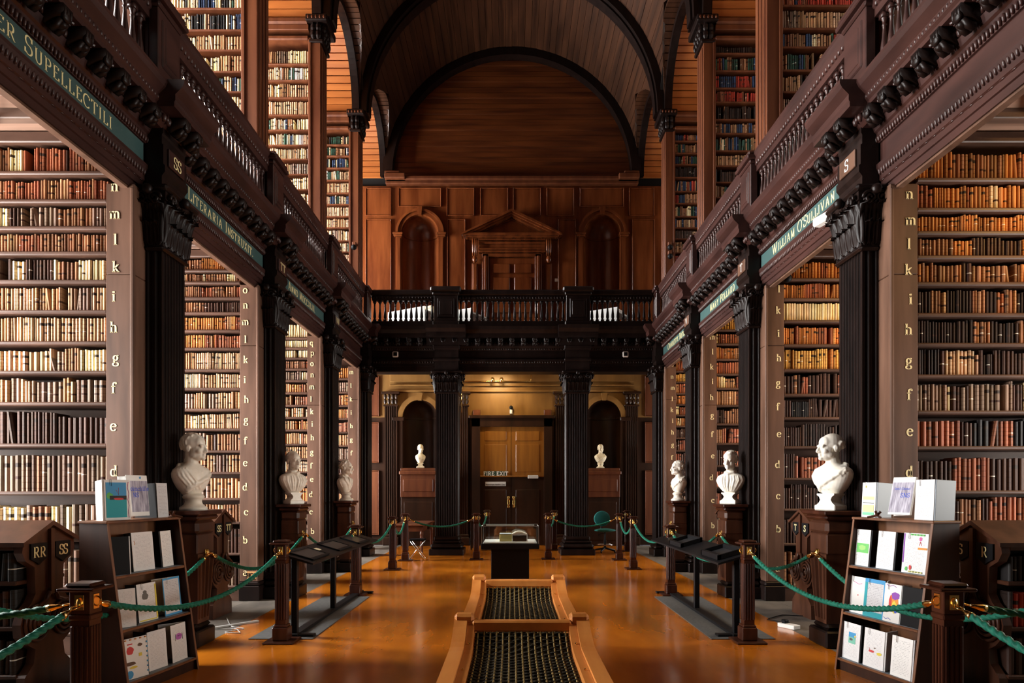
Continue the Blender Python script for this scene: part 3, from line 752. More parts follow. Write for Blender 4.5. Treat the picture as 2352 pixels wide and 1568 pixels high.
for s, k, tx, nm in ((-1, 0, 'SS', 'left'), (-1, 1, 'TT', 'left'), (-1, 2, 'VV', 'left'), (1, 0, 'S', 'right'), (1, 1, 'T', 'right'), (1, 2, 'V', 'right')):
    y = FIN[k]+.4225
    pl = tag(B('letter_plaque', MB().bev(s*3.215, s*3.236, y-.15, y+.15, 4.52, 4.685, .005), MT['entab'] if s < 0 else MT['oak']), 'small frieze plaque lettered %s on the %s entablature' % (tx, nm), 'plaque')
    letters('gilt_letter', tx, .075, MT['giltm'] if s < 0 else MT['white'], pl, (s*3.213, y, 4.545), PI/2 if s < 0 else -PI/2, .2, .08, .25)
# ================================================================== balustrades
def baluster_mesh():
    pr = [(.036, 0), (.036, .05), (.022, .055), (.022, .065), (.030, .075), (.036, .11), (.032, .17), (.022, .25), (.017, .31), (.016, .35), (.024, .36), (.016, .372), (.02, .40), (.03, .42), (.03, .425)]
    mb = MB().lathe(pr, 10); mb.box(-.036, .036, -.036, .036, 0, .045).box(-.034, .034, -.034, .034, .425, .47)
    me = mb.mesh('baluster', MT['entab']); me.polygons.foreach_set('use_smooth', [len(p.vertices) == 4 and abs(p.normal.z) < .8 for p in me.polygons]); return me
BAL = baluster_mesh()
BALD = BAL.copy(); BALD.materials.clear(); BALD.materials.append(MT['dark'])
def rail_run(y0, y1, s, t, mat):
    B('bottom_rail', extr([(3.30, 5.2), (3.46, 5.2), (3.46, 5.3), (3.44, 5.34), (3.32, 5.34), (3.30, 5.3)], y0, y1, s), mat, t)
    B('top_rail', extr([(3.32, 5.81), (3.46, 5.81), (3.48, 5.93), (3.50, 6.0), (3.50, 6.06), (3.27, 6.06), (3.27, 6.02), (3.29, 5.98), (3.30, 5.90), (3.32, 5.88)], y0, y1, s), mat, t)
    o = B('rail_carving', bead_row(y0, y1, 3.308, 5.915, .07, .016, .03, .035, s), mat, t, smooth=True); o['kind'] = 'stuff'
def pedestal_die(x0, x1, y0, y1, mat, t, s=1):
    mb = MB().bev(x0, x1, y0, y1, 5.32, 5.92, .008).bev(x0-.03, x1+.03, y0-.03, y1+.03, 5.2, 5.32, .02)
    mb.bev(x0-.02, x1+.02, y0-.02, y1+.02, 5.92, 5.97, .015).bev(x0-.06, x1+.06, y0-.06, y1+.06, 5.97, 6.02, .01).bev(x0-.045, x1+.045, y0-.045, y1+.045, 6.02, 6.08, .02)
    mb.bev(x0-.015, x0+.02, y0+.06, y1-.06, 5.4, 5.84, .012).bev(x0-.022, x0+.02, y0+.1, y1-.1, 5.45, 5.79, .006)
    if s < 0: mb.flip()
    B('pedestal', mb, mat, t)
def side_balustrade(s, k):
    nm = ['first', 'second', 'third', 'fourth'][k+1]; side = 'left' if s < 0 else 'right'
    y0 = FIN[k]+.53 if k >= 0 else FIN[0]+.53-P; y1 = FIN[k+1]+.12
    t = thing('balustrade', 'carved oak gallery balustrade, %s bay from the viewpoint on the %s' % (nm, side), 'balustrade', (0, 0, 0), group='side gallery balustrades')
    rail_run(y0, y1, s, t, MT['entab'])
    n = 22
    for i in range(n): link('baluster', BAL, t, (s*3.38, y0+(y1-y0)*(i+.5)/n, 5.34))
    pedestal_die(3.24, 3.335, y1, y1+.41, MT['entab'], t, s)
for s in (-1, 1):
    for k in (-1, 0, 1, 2): side_balustrade(s, k)
# ---- end gallery
te = root_struct('trim_3', 'black carved entablature carrying the end gallery', 'entablature')
def exy(prof, x0, x1, mat, nm):
    """profile given as (y, z) swept along x"""
    return B(nm, MB().prism(prof, 'x', x0, x1), mat, te)
X1 = 3.40
exy([(YE, 4.22), (YE+.4, 4.22), (YE+.4, 4.5), (YE-.03, 4.5), (YE-.03, 4.46), (YE, 4.40), (YE, 4.34), (YE+.015, 4.33)], -X1, X1, MT['dark'], 'architrave')
exy([(YE+.02, 4.5), (YE+.4, 4.5), (YE+.4, 4.8), (YE+.02, 4.8)], -X1, X1, MT['dark'], 'frieze')
exy([(YE+.4, 4.7), (YE, 4.70), (YE-.04, 4.80), (YE-.04, 4.96), (YE-.2, 4.96), (YE-.2, 5.06), (YE-.27, 5.13), (YE-.29, 5.2), (YE+.4, 5.2)], -X1, X1, MT['dark'], 'cornice')
def bead_x(x0, x1, y, z, pitch, rx, ry, rz):
    mb = MB(); n = int((x1-x0)/pitch)
    for k in range(n): mb.ell((x0+pitch*(k+.5), y, z), (rx, ry, rz), 6, 4)
    return mb
for nm, y, z, pit, rx, ry, rz in (('leaf_moulding', YE-.01, 4.435, .06, .026, .028, .03), ('egg_and_dart', YE-.045, 4.88, .09, .033, .03, .042), ('leaf_moulding', YE-.005, 4.74, .055, .022, .024, .026)):
    o = B(nm, bead_x(-X1, X1, y, z, pit, rx, ry, rz), MT['dark'], te, smooth=True); o['kind'] = 'stuff'
MODE = modillion(); MODE.v = [(-b, a, c) for a, b, c in MODE.v]; MODE.f = [f for f in MODE.f]; MODE = sm(MODE.mesh('modillion', MT['dark'])); sm(MOD_R); sm(MOD_L)
for k in range(-12, 13):
    link('modillion', MODE, te, (k*.262, YE-.04, 4.96))
CX = 1.50
for q in (-1, 1):
    xa, xb = q*CX-.27, q*CX+.27
    B('ressaut', MB().box(xa, xb, YE-.14, YE+.1, 4.22, 4.9).bev(xa-.03, xb+.03, YE-.17, YE, 4.44, 4.5, .01).bev(xa-.03, xb+.03, YE-.18, YE, 4.7, 4.8, .01), MT['dark'], te)
    B('cornice_break', MB().prism([(YE+.1, 4.8), (YE-.18, 4.8), (YE-.2, 4.96), (YE-.36, 4.96), (YE-.36, 5.06), (YE-.43, 5.13), (YE-.45, 5.205), (YE+.1, 5.205)], 'x', xa-.18, xb+.18), MT['dark'], te)
bt = thing('end_balustrade', 'black balustrade across the end gallery', 'balustrade')
YR = 15.62
segs = [(-3.2, -CX-.27), (-CX+.27, CX-.27), (CX+.27, 3.2)]
for a, b in segs:
    B('bottom_rail', MB().bev(a, b, YR-.08, YR+.08, 5.2, 5.34, .015), MT['dark'], bt)
    B('top_rail', MB().bev(a, b, YR-.07, YR+.07, 5.81, 5.92, .015).bev(a, b, YR-.1, YR+.11, 5.92, 6.05, .025), MT['dark'], bt)
    o = B('rail_carving', bead_x(a, b, YR-.075, 5.865, .07, .03, .014, .03), MT['dark'], bt, smooth=True); o['kind'] = 'stuff'
    n = round((b-a)/.122)
    for i in range(n): link('baluster', BALD, bt, (a+(b-a)*(i+.5)/n, YR, 5.34))
for q in (-1, 1):
    mb = MB(); x0, x1, y0, y1 = q*CX-.27, q*CX+.27, YR-.16, YR+.16
    mb.bev(x0, x1, y0, y1, 5.32, 5.9, .008).bev(x0-.03, x1+.03, y0-.03, y1+.03, 5.2, 5.32, .02).bev(x0-.03, x1+.03, y0-.03, y1+.03, 5.9, 5.97, .015).bev(x0-.08, x1+.08, y0-.08, y1+.08, 5.97, 6.09, .03)
    mb.bev(x0+.08, x1-.08, y0-.015, y0+.01, 5.4, 5.83, .01).bev(x0+.13, x1-.13, y0-.025, y0, 5.46, 5.77, .006)
    B('pedestal', mb, MT['dark'], bt)
# ================================================================== capitals, pilasters, columns
def leaf_mesh(name, w, h, mat):
    """curling acanthus leaf, outer face towards -y, foot at z=0"""
    mb = MB(); vs = []; fs = []; nz, nx = 8, 8
    for i in range(nz+1):
        t = i/nz; wd = w*(.35+.65*math.sin(PI*min(t*.75+.14, 1)))*(1 if t < .9 else .6)
        z = h*(t if t < .8 else .8+.2*math.sin((t-.8)/.2*PI*.75)/1.0)
        out = .02+.03*t + (.09*(t-.7)**2/.09 if t > .7 else 0)*h*2.2
        for j in range(nx+1):
            u = j/nx*2-1; rip = .013*math.cos(u*PI*3)+(.012*(1-abs(u)))
            zz = z-.018*abs(u)*(i/nz) + .008*math.cos(j*PI)
            vs.append((u*wd*.5, -(out+rip), zz))
    for i in range(nz):
        for j in range(nx): q = i*(nx+1)+j; fs.append((q, q+1, q+nx+2, q+nx+1))
    m = len(vs); vs += [(a, b+.014, c) for a, b, c in vs]
    fs += [tuple(k+m for k in f)[::-1] for f in fs]
    me = MB().add(vs, fs).mesh(name, mat); me.polygons.foreach_set('use_smooth', [True]*len(me.polygons)); return me
LEAF1 = leaf_mesh('acanthus_leaf', .135, .22, MT['dark']); LEAF2 = leaf_mesh('acanthus_leaf', .125, .37, MT['dark'])
def spiral(mb, c, r, ax, sgn, th=.016):
    pts = []
    for i in range(22):
        a = i/21*PI*3.2; rr = r*(1-i/24)
        u, v = rr*math.cos(a)*sgn, rr*math.sin(a)
        pts.append((c[0]+ax[0]*u, c[1]+ax[1]*u, c[2]+v))
    mb.tube(pts, th, 6)
def capital(t, x0, x1, y0, y1, z0, z1, sides):
    """corinthian capital on a rectangular shaft; sides: which faces carry leaves ('-y','+y','-x','+x')"""
    cx, cy = (x0+x1)/2, (y0+y1)/2
    mb = MB(); n = 6
    prev = None
    for i in range(n):
        e = .02+.05*(i/(n-1))**2; a, b = z0+(z1-z0-.06)*i/n, z0+(z1-z0-.06)*(i+1)/n
        mb.box(x0-e, x1+e, y0-e, y1+e, a, b)
    mb.bev(x0-.10, x1+.10, y0-.10, y1+.10, z1-.06, z1, .02)
    cp = B('capital', mb, MT['dark'], t)
    def face(org, ax, nrm, wd):
        rz = math.atan2(ax[1], ax[0])
        k1 = max(2, round(wd/.105))
        for i in range(k1):
            u = (i+.5)/k1*wd
            link('acanthus_leaf', LEAF1, cp, (org[0]+ax[0]*u, org[1]+ax[1]*u, z0+.01), rz)
        for i in range(k1+1):
            u = i/k1*wd
            link('acanthus_leaf', LEAF2, cp, (org[0]+ax[0]*u+nrm[0]*.0, org[1]+ax[1]*u, z0+.03), rz)
        v = MB()
        for e, sg in ((.02, 1), (wd-.02, -1)):
            c = (org[0]+ax[0]*e+nrm[0]*.10, org[1]+ax[1]*e+nrm[1]*.10, z1-.13)
            spiral(v, c, .062, ax, -sg)
        c = (org[0]+ax[0]*wd/2+nrm[0]*.11, org[1]+ax[1]*wd/2+nrm[1]*.11, z1-.06); v.ell(c, (.05, .05, .05), 9, 6)
        for sg in (-1, 1):
            c = (org[0]+ax[0]*(wd/2+sg*.06)+nrm[0]*.08, org[1]+ax[1]*(wd/2+sg*.06)+nrm[1]*.08, z1-.15); spiral(v, c, .038, ax, sg, .011)
        B('volute', v, MT['dark'], cp, smooth=True)
    if '-y' in sides: face((x0, y0), (1, 0), (0, -1), x1-x0)
    if '-x' in sides: face((x0, y1), (0, -1), (-1, 0), y1-y0)
    if '+x' in sides: face((x1, y0), (0, 1), (1, 0), y1-y0)
def pil_shaft(xa, xb, y0, y1, z0, z1, s):
    """pilaster against the bookcase end; front faces the nave"""
    pts = [(xb, y0)]; d = xb-xa; nf = 2
    for i in range(nf):
        a = xb-d*(.06+i*.47)
        for tt in (.06, .16, .25, .34, .44):
            dp = 0 if tt in (.06, .44) else d*.12*math.sin(PI*(tt-.06)/.38)
            pts.append((a-d*tt, y0+dp))
    pts.append((xa, y0)); wv = y1-y0; m = .03; n = 7; fw = (wv-2*m)/n
    for i in range(n):
        a = y0+m+fw*i
        for tt in (.1, .22, .36, .5, .64, .78, .9):
            dp = 0 if tt in (.1, .9) else fw*.42*math.sin(PI*(tt-.1)/.8)
            pts.append((xa+dp, a+fw*tt))
    pts += [(xa, y1), (xb, y1)]
    mb = MB().prism(pts, 'z', z0, z1); return mb.flip() if s < 0 else mb
ORD = ['first', 'second', 'third', 'fourth', 'fifth', 'sixth', 'seventh', 'eighth', 'ninth', 'tenth', 'eleventh', 'twelfth', 'thirteenth', 'fourteenth', 'fifteenth', 'sixteenth', 'seventeenth', 'eighteenth', 'nineteenth', 'twentieth']
ORD += ['twenty-' + a for a in ORD[:9]] + ['thirtieth'] + ['thirty-' + a for a in ORD[:9]] + ['fortieth'] + ['forty-' + a for a in ORD[:9]] + ['fiftieth'] + ['fifty-' + a for a in ORD[:9]]
for s in (-1, 1):
    for k, f in enumerate(FIN):
        t = thing('pilaster', 'dark fluted pilaster with carved leaf capital, %s from viewpoint on the %s' % (ORD[k], 'left' if s < 0 else 'right'), 'pilaster', group='nave pilasters')
        a, b = f+.2, f+.645
        B('shaft', pil_shaft(3.25, 3.40, a, b, .34, 3.70, s), MT['dark'], t)
        mb = MB().bev(3.19, 3.40, a-.06, b+.06, 0, .16, .01).bev(3.205, 3.40, a-.045, b+.045, .16, .24, .035).bev(3.225, 3.40, a-.025, b+.025, .25, .31, .028).box(3.23, 3.4, a-.01, b+.01, .30, .36)
        if s < 0: mb.flip()
        B('pilaster_base', mb, MT['dark'], t)
        mb = MB().bev(3.215, 3.40, a-.035, b+.035, 3.70, 3.745, .018)
        if s < 0: mb.flip()
        B('astragal', mb, MT['dark'], t)
        if s > 0: capital(t, 3.25, 3.40, a, b, 3.745, 4.29, ('-y', '-x'))
        else: capital(t, -3.40, -3.25, a, b, 3.745, 4.29, ('-y', '+x'))
for q in (-1, 1):
    t = thing('gallery_column', 'free-standing dark fluted column under the end gallery, %s of the door' % ('left' if q < 0 else 'right'), 'column', (0, 0, 0), group='columns under the end gallery')
    x0, x1, y0, y1 = q*CX-.255, q*CX+.255, YE-.09, YE+.42
    B('shaft', fluted(x0, x1, y0, y1, .42, 3.70, 8), MT['dark'], t)
    B('column_base', MB().bev(x0-.14, x1+.14, y0-.14, y1+.14, 0, .14, .012).bev(x0-.12, x1+.12, y0-.12, y1+.12, .14, .26, .05).bev(x0-.07, x1+.07, y0-.07, y1+.07, .27, .33, .025).bev(x0-.04, x1+.04, y0-.04, y1+.04, .33, .43, .03), MT['dark'], t)
    B('astragal', MB().bev(x0-.03, x1+.03, y0-.03, y1+.03, 3.7, 3.745, .018), MT['dark'], t)
    capital(t, x0, x1, y0, y1, 3.745, 4.22, ('-y', '-x', '+x'))
# ================================================================== bookcases and books
TONE = {'tan': (.40,.21,.10), 'pale tan': (.52,.33,.19), 'brown': (.27,.125,.06), 'dark brown': (.062,.028,.017), 'cream': (.78,.63,.36),
        'grey-brown': (.23,.15,.105), 'red-brown': (.32,.105,.05), 'orange-brown': (.47,.185,.05), 'black': (.02,.018,.018), 'dark green': (.03,.075,.05),
        'navy blue': (.03,.05,.105), 'red': (.40,.045,.025), 'white': (.80,.78,.70), 'golden tan': (.58,.33,.08), 'slate grey': (.20,.22,.23), 'near-black brown': (.028,.015,.011)}
PAL = {
 'mixcream': [('brown',5),('red-brown',2),('cream',3),('dark brown',2)], 'brown': [('brown',6),('red-brown',3),('tan',1)],
 'mixdark': [('cream',3),('brown',3),('dark brown',3),('grey-brown',2)], 'tan': [('tan',6),('pale tan',3),('grey-brown',1)],
 'pale': [('pale tan',6),('tan',3)], 'tancream': [('pale tan',5),('cream',3),('tan',2),('grey-brown',1)], 'tandark': [('tan',4),('grey-brown',3),('dark brown',2),('pale tan',2)],
 'dark': [('dark brown',5),('grey-brown',3),('brown',2)], 'grey': [('grey-brown',6),('brown',2),('dark brown',2)], 'creambrown': [('cream',3),('brown',3),('grey-brown',3)],
 'orange': [('orange-brown',6),('red-brown',3),('brown',2)], 'orangecream': [('orange-brown',6),('red-brown',2),('cream',1)],
 'orangemix': [('orange-brown',5),('brown',4),('dark brown',2)], 'browndark': [('brown',3),('near-black brown',4),('red-brown',2),('tan',1)],
 'nearblack': [('near-black brown',7),('dark brown',3),('brown',1)], 'darkpale': [('dark brown',5),('near-black brown',3),('pale tan',2)],
 'brownblack': [('dark brown',5),('red-brown',2),('black',3)], 'darkred': [('dark brown',6),('red-brown',3),('brown',1)], 'cream': [('cream',1)],
 'gold': [('golden tan',6),('orange-brown',3)], 'creamblack': [('cream',1)], 'warm': [('red-brown',4),('orange-brown',4),('tan',2),('brown',2),('cream',1)],
 'cloth_l': [('pale tan',4),('cream',4),('navy blue',2),('dark green',2),('white',2),('brown',2)], 'cloth_d': [('black',2),('navy blue',2),('cream',3),('dark green',1),('pale tan',2)],
 'cloth_r': [('navy blue',4),('dark green',3),('tan',3),('brown',3),('red',1),('cream',1)], 'reds': [('red',5),('red-brown',2),('navy blue',2)], 'ochre': [('golden tan',3),('tan',4),('cream',2)],
 'deskdark': [('near-black brown',4),('black',4),('dark brown',3),('red',1)]}
def pick(p):
    e = PAL[p]; r = R.uniform(0, sum(w for _, w in e))
    for n, w in e:
        r -= w
        if r <= 0: return n
    return e[-1][0]
RECS = []          # every book: dict
def fill_row(s, yf, xa, xb, z0, gap, pal, th, where, hfrac=.84, depth=.2):
    x = xa+.004; i = 0; run = None; left = 0
    while x < xb-.02:
        if left <= 0:
            run = (pick(pal), R.uniform(.85, 1.05)*hfrac, th*R.uniform(.75, 1.3)); left = 30 if pal in ('cream', 'creamblack') else (R.choice((1, 1, 1, 2, 3)) if pal.startswith('cloth') else R.choice((1, 1, 2, 3, 5, 8)))
            if pal in ('tan', 'pale', 'grey', 'cream', 'creamblack'): run = (run[0], R.uniform(.97, 1.02)*hfrac, th*R.uniform(.9, 1.12))
        left -= 1
        t = run[2]*R.uniform(.9, 1.1); h = min(gap*run[1]*R.uniform(.97, 1.02), gap-.012)
        if R.random() < .018: x += R.uniform(.02, .06); left = 0
        lean = 0.0
        if R.random() < .03: lean = R.uniform(-.03, .05)
        if x+t > xb: break
        c = TONE[run[0]]; k = R.uniform(.6, 1.25)
        RECS.append(dict(s=s, x0=x, x1=x+t-.003, y=yf+R.uniform(0, .016), z=z0, h=h, d=depth, lean=lean, tone=tuple(min(q*k*R.uniform(.94, 1.06), .9) for q in c), name=run[0], seed=(0.1 if pal == 'creamblack' else R.random()), n=i, where=where))
        x += t; i += 1
def book_geo(mb, tones, binds, r):
    x0, x1, y, z, h, d = r['x0'], r['x1'], r['y'], r['z'], r['h'], r['d']
    w = x1-x0; b = min(w*.42, .018); pr = [(x0, y+b*1.3), (x0+w*.13, y+b*.45), (x0+w*.36, y+b*.05), (x0+w*.64, y+b*.05), (x0+w*.87, y+b*.45), (x1, y+b*1.3), (x1, y+d), (x0, y+d)]
    s = r['s']; vs = []; n = len(pr)
    for zz, k in ((z, 0), (z+h, 1)):
        for p in pr: vs.append((s*(p[0]+r['lean']*k), p[1], zz))
    fs = [(i, (i+1) % n, n+(i+1) % n, n+i) for i in range(n)] + [tuple(range(n))[::-1], tuple(range(n, 2*n))]
    # outline runs clockwise seen from above for s>0
    if s < 0: fs = [f[::-1] for f in fs]
    mb.add(vs, fs)
    tones += [(*r['tone'], 1.0)]*(2*n)
    for k in (0, 1): binds += [(float(k), r['seed'], 1.0)]*6 + [(float(k), r['seed'], 0.0)]*2
def books_mesh(name, recs):
    mb = MB(); tones = []; binds = []
    for r in recs: book_geo(mb, tones, binds, r)
    me = mb.mesh(name, MT['book'])
    a = me.attributes.new('tone', 'FLOAT_COLOR', 'POINT'); a.data.foreach_set('color', [q for t in tones for q in t])
    a = me.attributes.new('bind', 'FLOAT_VECTOR', 'POINT'); a.data.foreach_set('vector', [q for t in binds for q in t])
    return me
def boards_from_centres(cs):
    b = [(cs[i]+cs[i+1])/2-.02 for i in range(len(cs)-1)]; return b+[.2]
L1Z = [4.36,4.106,3.863,3.636,3.38,3.108,2.826,2.56,2.278,1.903,1.472,1.054,.623,.20]
R1Z = [4.30,4.03,3.82,3.60,3.36,3.08,2.81,2.525,2.20,1.88,1.48,1.175,.72,.20]
L2Z = [4.45,4.29,4.08,3.88,3.64,3.40,3.11,2.86,2.58,2.315,2.02,1.73,1.38,1.06,.64,.20]
R2Z = [4.335,4.066,3.77,3.448,3.115,2.78,2.467,2.075,1.65,1.235,.77,.20]
L3Z = boards_from_centres([4.33,4.14,3.97,3.78,3.58,3.37,3.14,2.92,2.71,2.47,2.2,1.95,1.73,1.47,1.15,.82,.42])
L4Z = boards_from_centres([4.15,3.86,3.54,3.26,2.96,2.65,2.36,2.04,1.73,1.35,.9,.45])
R3Z = boards_from_centres([4.5,4.26,4.0,3.71,3.47,3.2,2.86,2.54,2.16,1.74,1.4,.9,.45])
R4Z = boards_from_centres([4.28,4.06,3.8,3.55,3.31,3.07,2.82,2.54,2.26,1.95,1.65,1.3,.9,.45])
ALF = 'abcdefghiklmnopqrs'
CASES = {
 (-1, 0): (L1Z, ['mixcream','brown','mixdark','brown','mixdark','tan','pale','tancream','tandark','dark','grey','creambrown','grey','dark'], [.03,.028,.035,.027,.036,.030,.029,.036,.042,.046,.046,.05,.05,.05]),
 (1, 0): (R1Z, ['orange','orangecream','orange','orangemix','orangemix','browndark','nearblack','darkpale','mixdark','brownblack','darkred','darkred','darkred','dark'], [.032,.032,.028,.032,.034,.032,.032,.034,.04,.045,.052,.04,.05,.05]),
 (-1, 1): (L2Z, ['orange','mixcream','mixcream','mixcream','warm','warm','pale','tancream','tandark','tancream','mixdark','tan','tandark','creambrown','grey','dark'], [.03]*6+[.028,.036,.034,.032,.042,.04,.05,.042,.05,.05]),
 (1, 1): (R2Z, ['orange','orange','creamblack','orange','gold','darkred','brownblack','nearblack','darkred','nearblack','nearblack','dark'], [.036,.033,.036,.033,.034,.045,.036,.034,.04,.036,.04,.05]),
 (-1, 2): (L3Z, ['creamblack','creamblack','creamblack','warm','creambrown','warm','warm','tancream','warm','warm','warm','tan','warm','warm','tan','tan','tan'], [.036]*17),
 (1, 2): (R3Z, ['gold','warm','warm','warm','warm','warm','orangemix','warm','brownblack','darkred','darkred','dark','dark'], [.036]*13),
 (-1, 3): (L4Z, ['warm','tancream','warm','warm','warm','tan','grey','tandark','warm','tan','tan','tan'], [.036]*12),
 (1, 3): (R4Z, ['orange','gold','warm','warm','warm','warm','darkred','darkred','darkred','dark','dark','dark','dark','dark'], [.036]*14)}
def mirrored(mb, s): return mb.flip() if s < 0 else mb
for (s, k), (zs, pals, ths) in CASES.items():
    f = FIN[k]; side = 'left' if s < 0 else 'right'
    t = thing('bookcase', 'tall oak bookcase with gilt shelf letters, %s from viewpoint, lower storey %s' % (ORD[k], side), 'bookcase', group='lower bookcases')
    zj = 3.42 if k < 2 else 2.0+.5*k
    B('lettered_upright', mirrored(MB().bev(3.40, 3.65, f, f+.2, .26, zj, .006), s), MT['oak'], t)
    B('lettered_upright', mirrored(MB().bev(3.40, 3.65, f+.003, f+.2, zj+.004, 4.24, .006), s), MT['oak'], t)
    B('edge_bead', mirrored(MB().bev(3.395, 3.43, f-.012, f+.03, .26, 4.2, .008), s), MT['oak'], t)
    B('upright_foot', mirrored(MB().bev(3.385, 3.66, f-.02, f+.2, 0, .2, .008).bev(3.39, 3.655, f-.01, f+.2, .2, .26, .015), s), MT['dark'], t)
    B('end_panel', mirrored(MB().box(3.402, 3.65, f+.2, f+.85, 0, 4.72), s), MT['entab'], t)
    B('back_panel', mirrored(MB().box(3.65, XO, f+.36, f+.40, 0, 4.72), s), MT['shelf'], t)
    B('rear_panel', mirrored(MB().box(3.65, XO, f+.81, f+.85, 0, 4.72), s), MT['shelf'], t)
    B('plinth', mirrored(MB().box(3.65, XO, f+.01, f+.36, 0, .165), s), MT['shelf'], t)
    B('head_board', mirrored(MB().bev(3.65, XO, f+.02, f+.36, 4.62, 4.72, .01), s), MT['shelf'], t)
    where = '%s lower bookcase, %s from viewpoint' % (side, ORD[k])
    for i, z in enumerate(zs):
        B('shelf', mirrored(MB().bev(3.65, XO, f+.012, f+.36, z-.036, z, .010), s), MT['shelf'], t)
        top = zs[i-1]-.036 if i else min(z+.27, 4.62)
        letter = ALF[len(zs)-1-i]
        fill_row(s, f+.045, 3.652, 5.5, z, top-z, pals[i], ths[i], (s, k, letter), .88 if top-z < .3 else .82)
        zc = z+(top-z)*.42
        if zc < 4.3 and zc > .3:
            tx, tw = text_mb(letter, .066, .24, .08)
            B('shelf_letter', tx, MT['gilt'], t, (s*(3.57+R.uniform(-.012, .012)), f-.001, zc-.03))
# ---- upper bookcases on the gallery
for s in (-1, 1):
    for k, f in enumerate(FIN):
        side = 'left' if s < 0 else 'right'
        t = thing('gallery_bookcase', 'mahogany gallery bookcase with pilaster end, %s from viewpoint on the %s' % (ORD[k], side), 'bookcase', group='gallery bookcases')
        B('back_panel', mirrored(MB().box(3.63, XO, f+.32, f+.36, 5.2, 9.6), s), MT['shelf'], t)
        B('rear_panel', mirrored(MB().box(3.63, XO, f+.4, f+.44, 5.2, 9.6), s), MT['shelf'], t)
        B('shelf_upright', mirrored(MB().bev(3.585, 3.63, f-.01, f+.32, 5.2, 9.55, .006), s), MT['upper'], t)
        pier = MB().bev(3.42, 3.585, f+.01, f+.44, 5.2, 9.5, .006)
        for j in range(3): pier.bev(3.40, 3.43, f+.06+.12*j, f+.13+.12*j, 5.3, 9.42, .01)
        B('pier', mirrored(pier, s), MT['upper'], t)
        B('pier_base', mirrored(MB().bev(3.40, 3.62, f-.03, f+.48, 5.2, 5.42, .006).bev(3.41, 3.60, f-.015, f+.46, 5.42, 5.5, .01), s), MT['upper'], t)
        cb = MB().bev(3.37, 3.62, f-.02, f+.46, 9.46, 9.52, .012).bev(3.28, 3.66, f-.10, f+.54, 9.80, 9.92, .015)
        for j in range(4):
            for zz in (9.52, 9.65): cb.ell((3.38, f+.05+.11*j, zz+.08), (.05, .05, .09), 8, 5)
        for j in range(2):
            for zz in (9.52, 9.65): cb.ell((3.45+.09*j, f-.01, zz+.08), (.05, .05, .09), 8, 5)
        B('pier_capital', mirrored(cb.box(3.4, 3.6, f, f+.44, 9.5, 9.82), s), MT['dark'], t, smooth=False)
        o = B('capital_rosette', mirrored(MB().ell((3.33, f-.1, 9.86), (.018, .012, .03), 8, 5).ell((3.40, f-.1, 9.86), (.018, .012, .03), 8, 5).ell((3.47, f-.1, 9.86), (.018, .012, .03), 8, 5).ell((3.54, f-.1, 9.86), (.018, .012, .03), 8, 5).ell((3.61, f-.1, 9.86), (.018, .012, .03), 8, 5), s), MT['upper'], t)
        B('cornice_beam', mirrored(MB().bev(3.62, XO, f-.05, f+.4, 9.78, 9.90, .03).bev(3.62, XO, f-.02, f+.4, 9.68, 9.78, .01).bev(3.62, XO, f-.03, f+.4, 9.50, 9.58, .02), s), MT['upper'], t)
        z = 5.26; i = 0
        while z < 9.3:
            gap = R.choice((.25, .27, .29, .31)) if z > 6 else R.choice((.32, .36))
            if z+gap > 9.45: gap = 9.46-z
            B('shelf', mirrored(MB().bev(3.63, XO, f+.005, f+.32, z-.03, z, .008), s), MT['upper'], t)
            if s < 0: pal = R.choice(('cloth_l', 'cloth_l', 'cloth_d', 'tancream', 'pale'))
            else: pal = R.choice(('cloth_r', 'cloth_r', 'cloth_r', 'reds', 'ochre', 'nearblack', 'tandark'))
            if not (s > 0 and k in (1, 2) and 6.2 < z < 6.5): fill_row(s, f+.03, 3.635, 4.75, z, gap-.03, pal, .032, (s, k, 'gallery'), .84)
            z += gap; i += 1
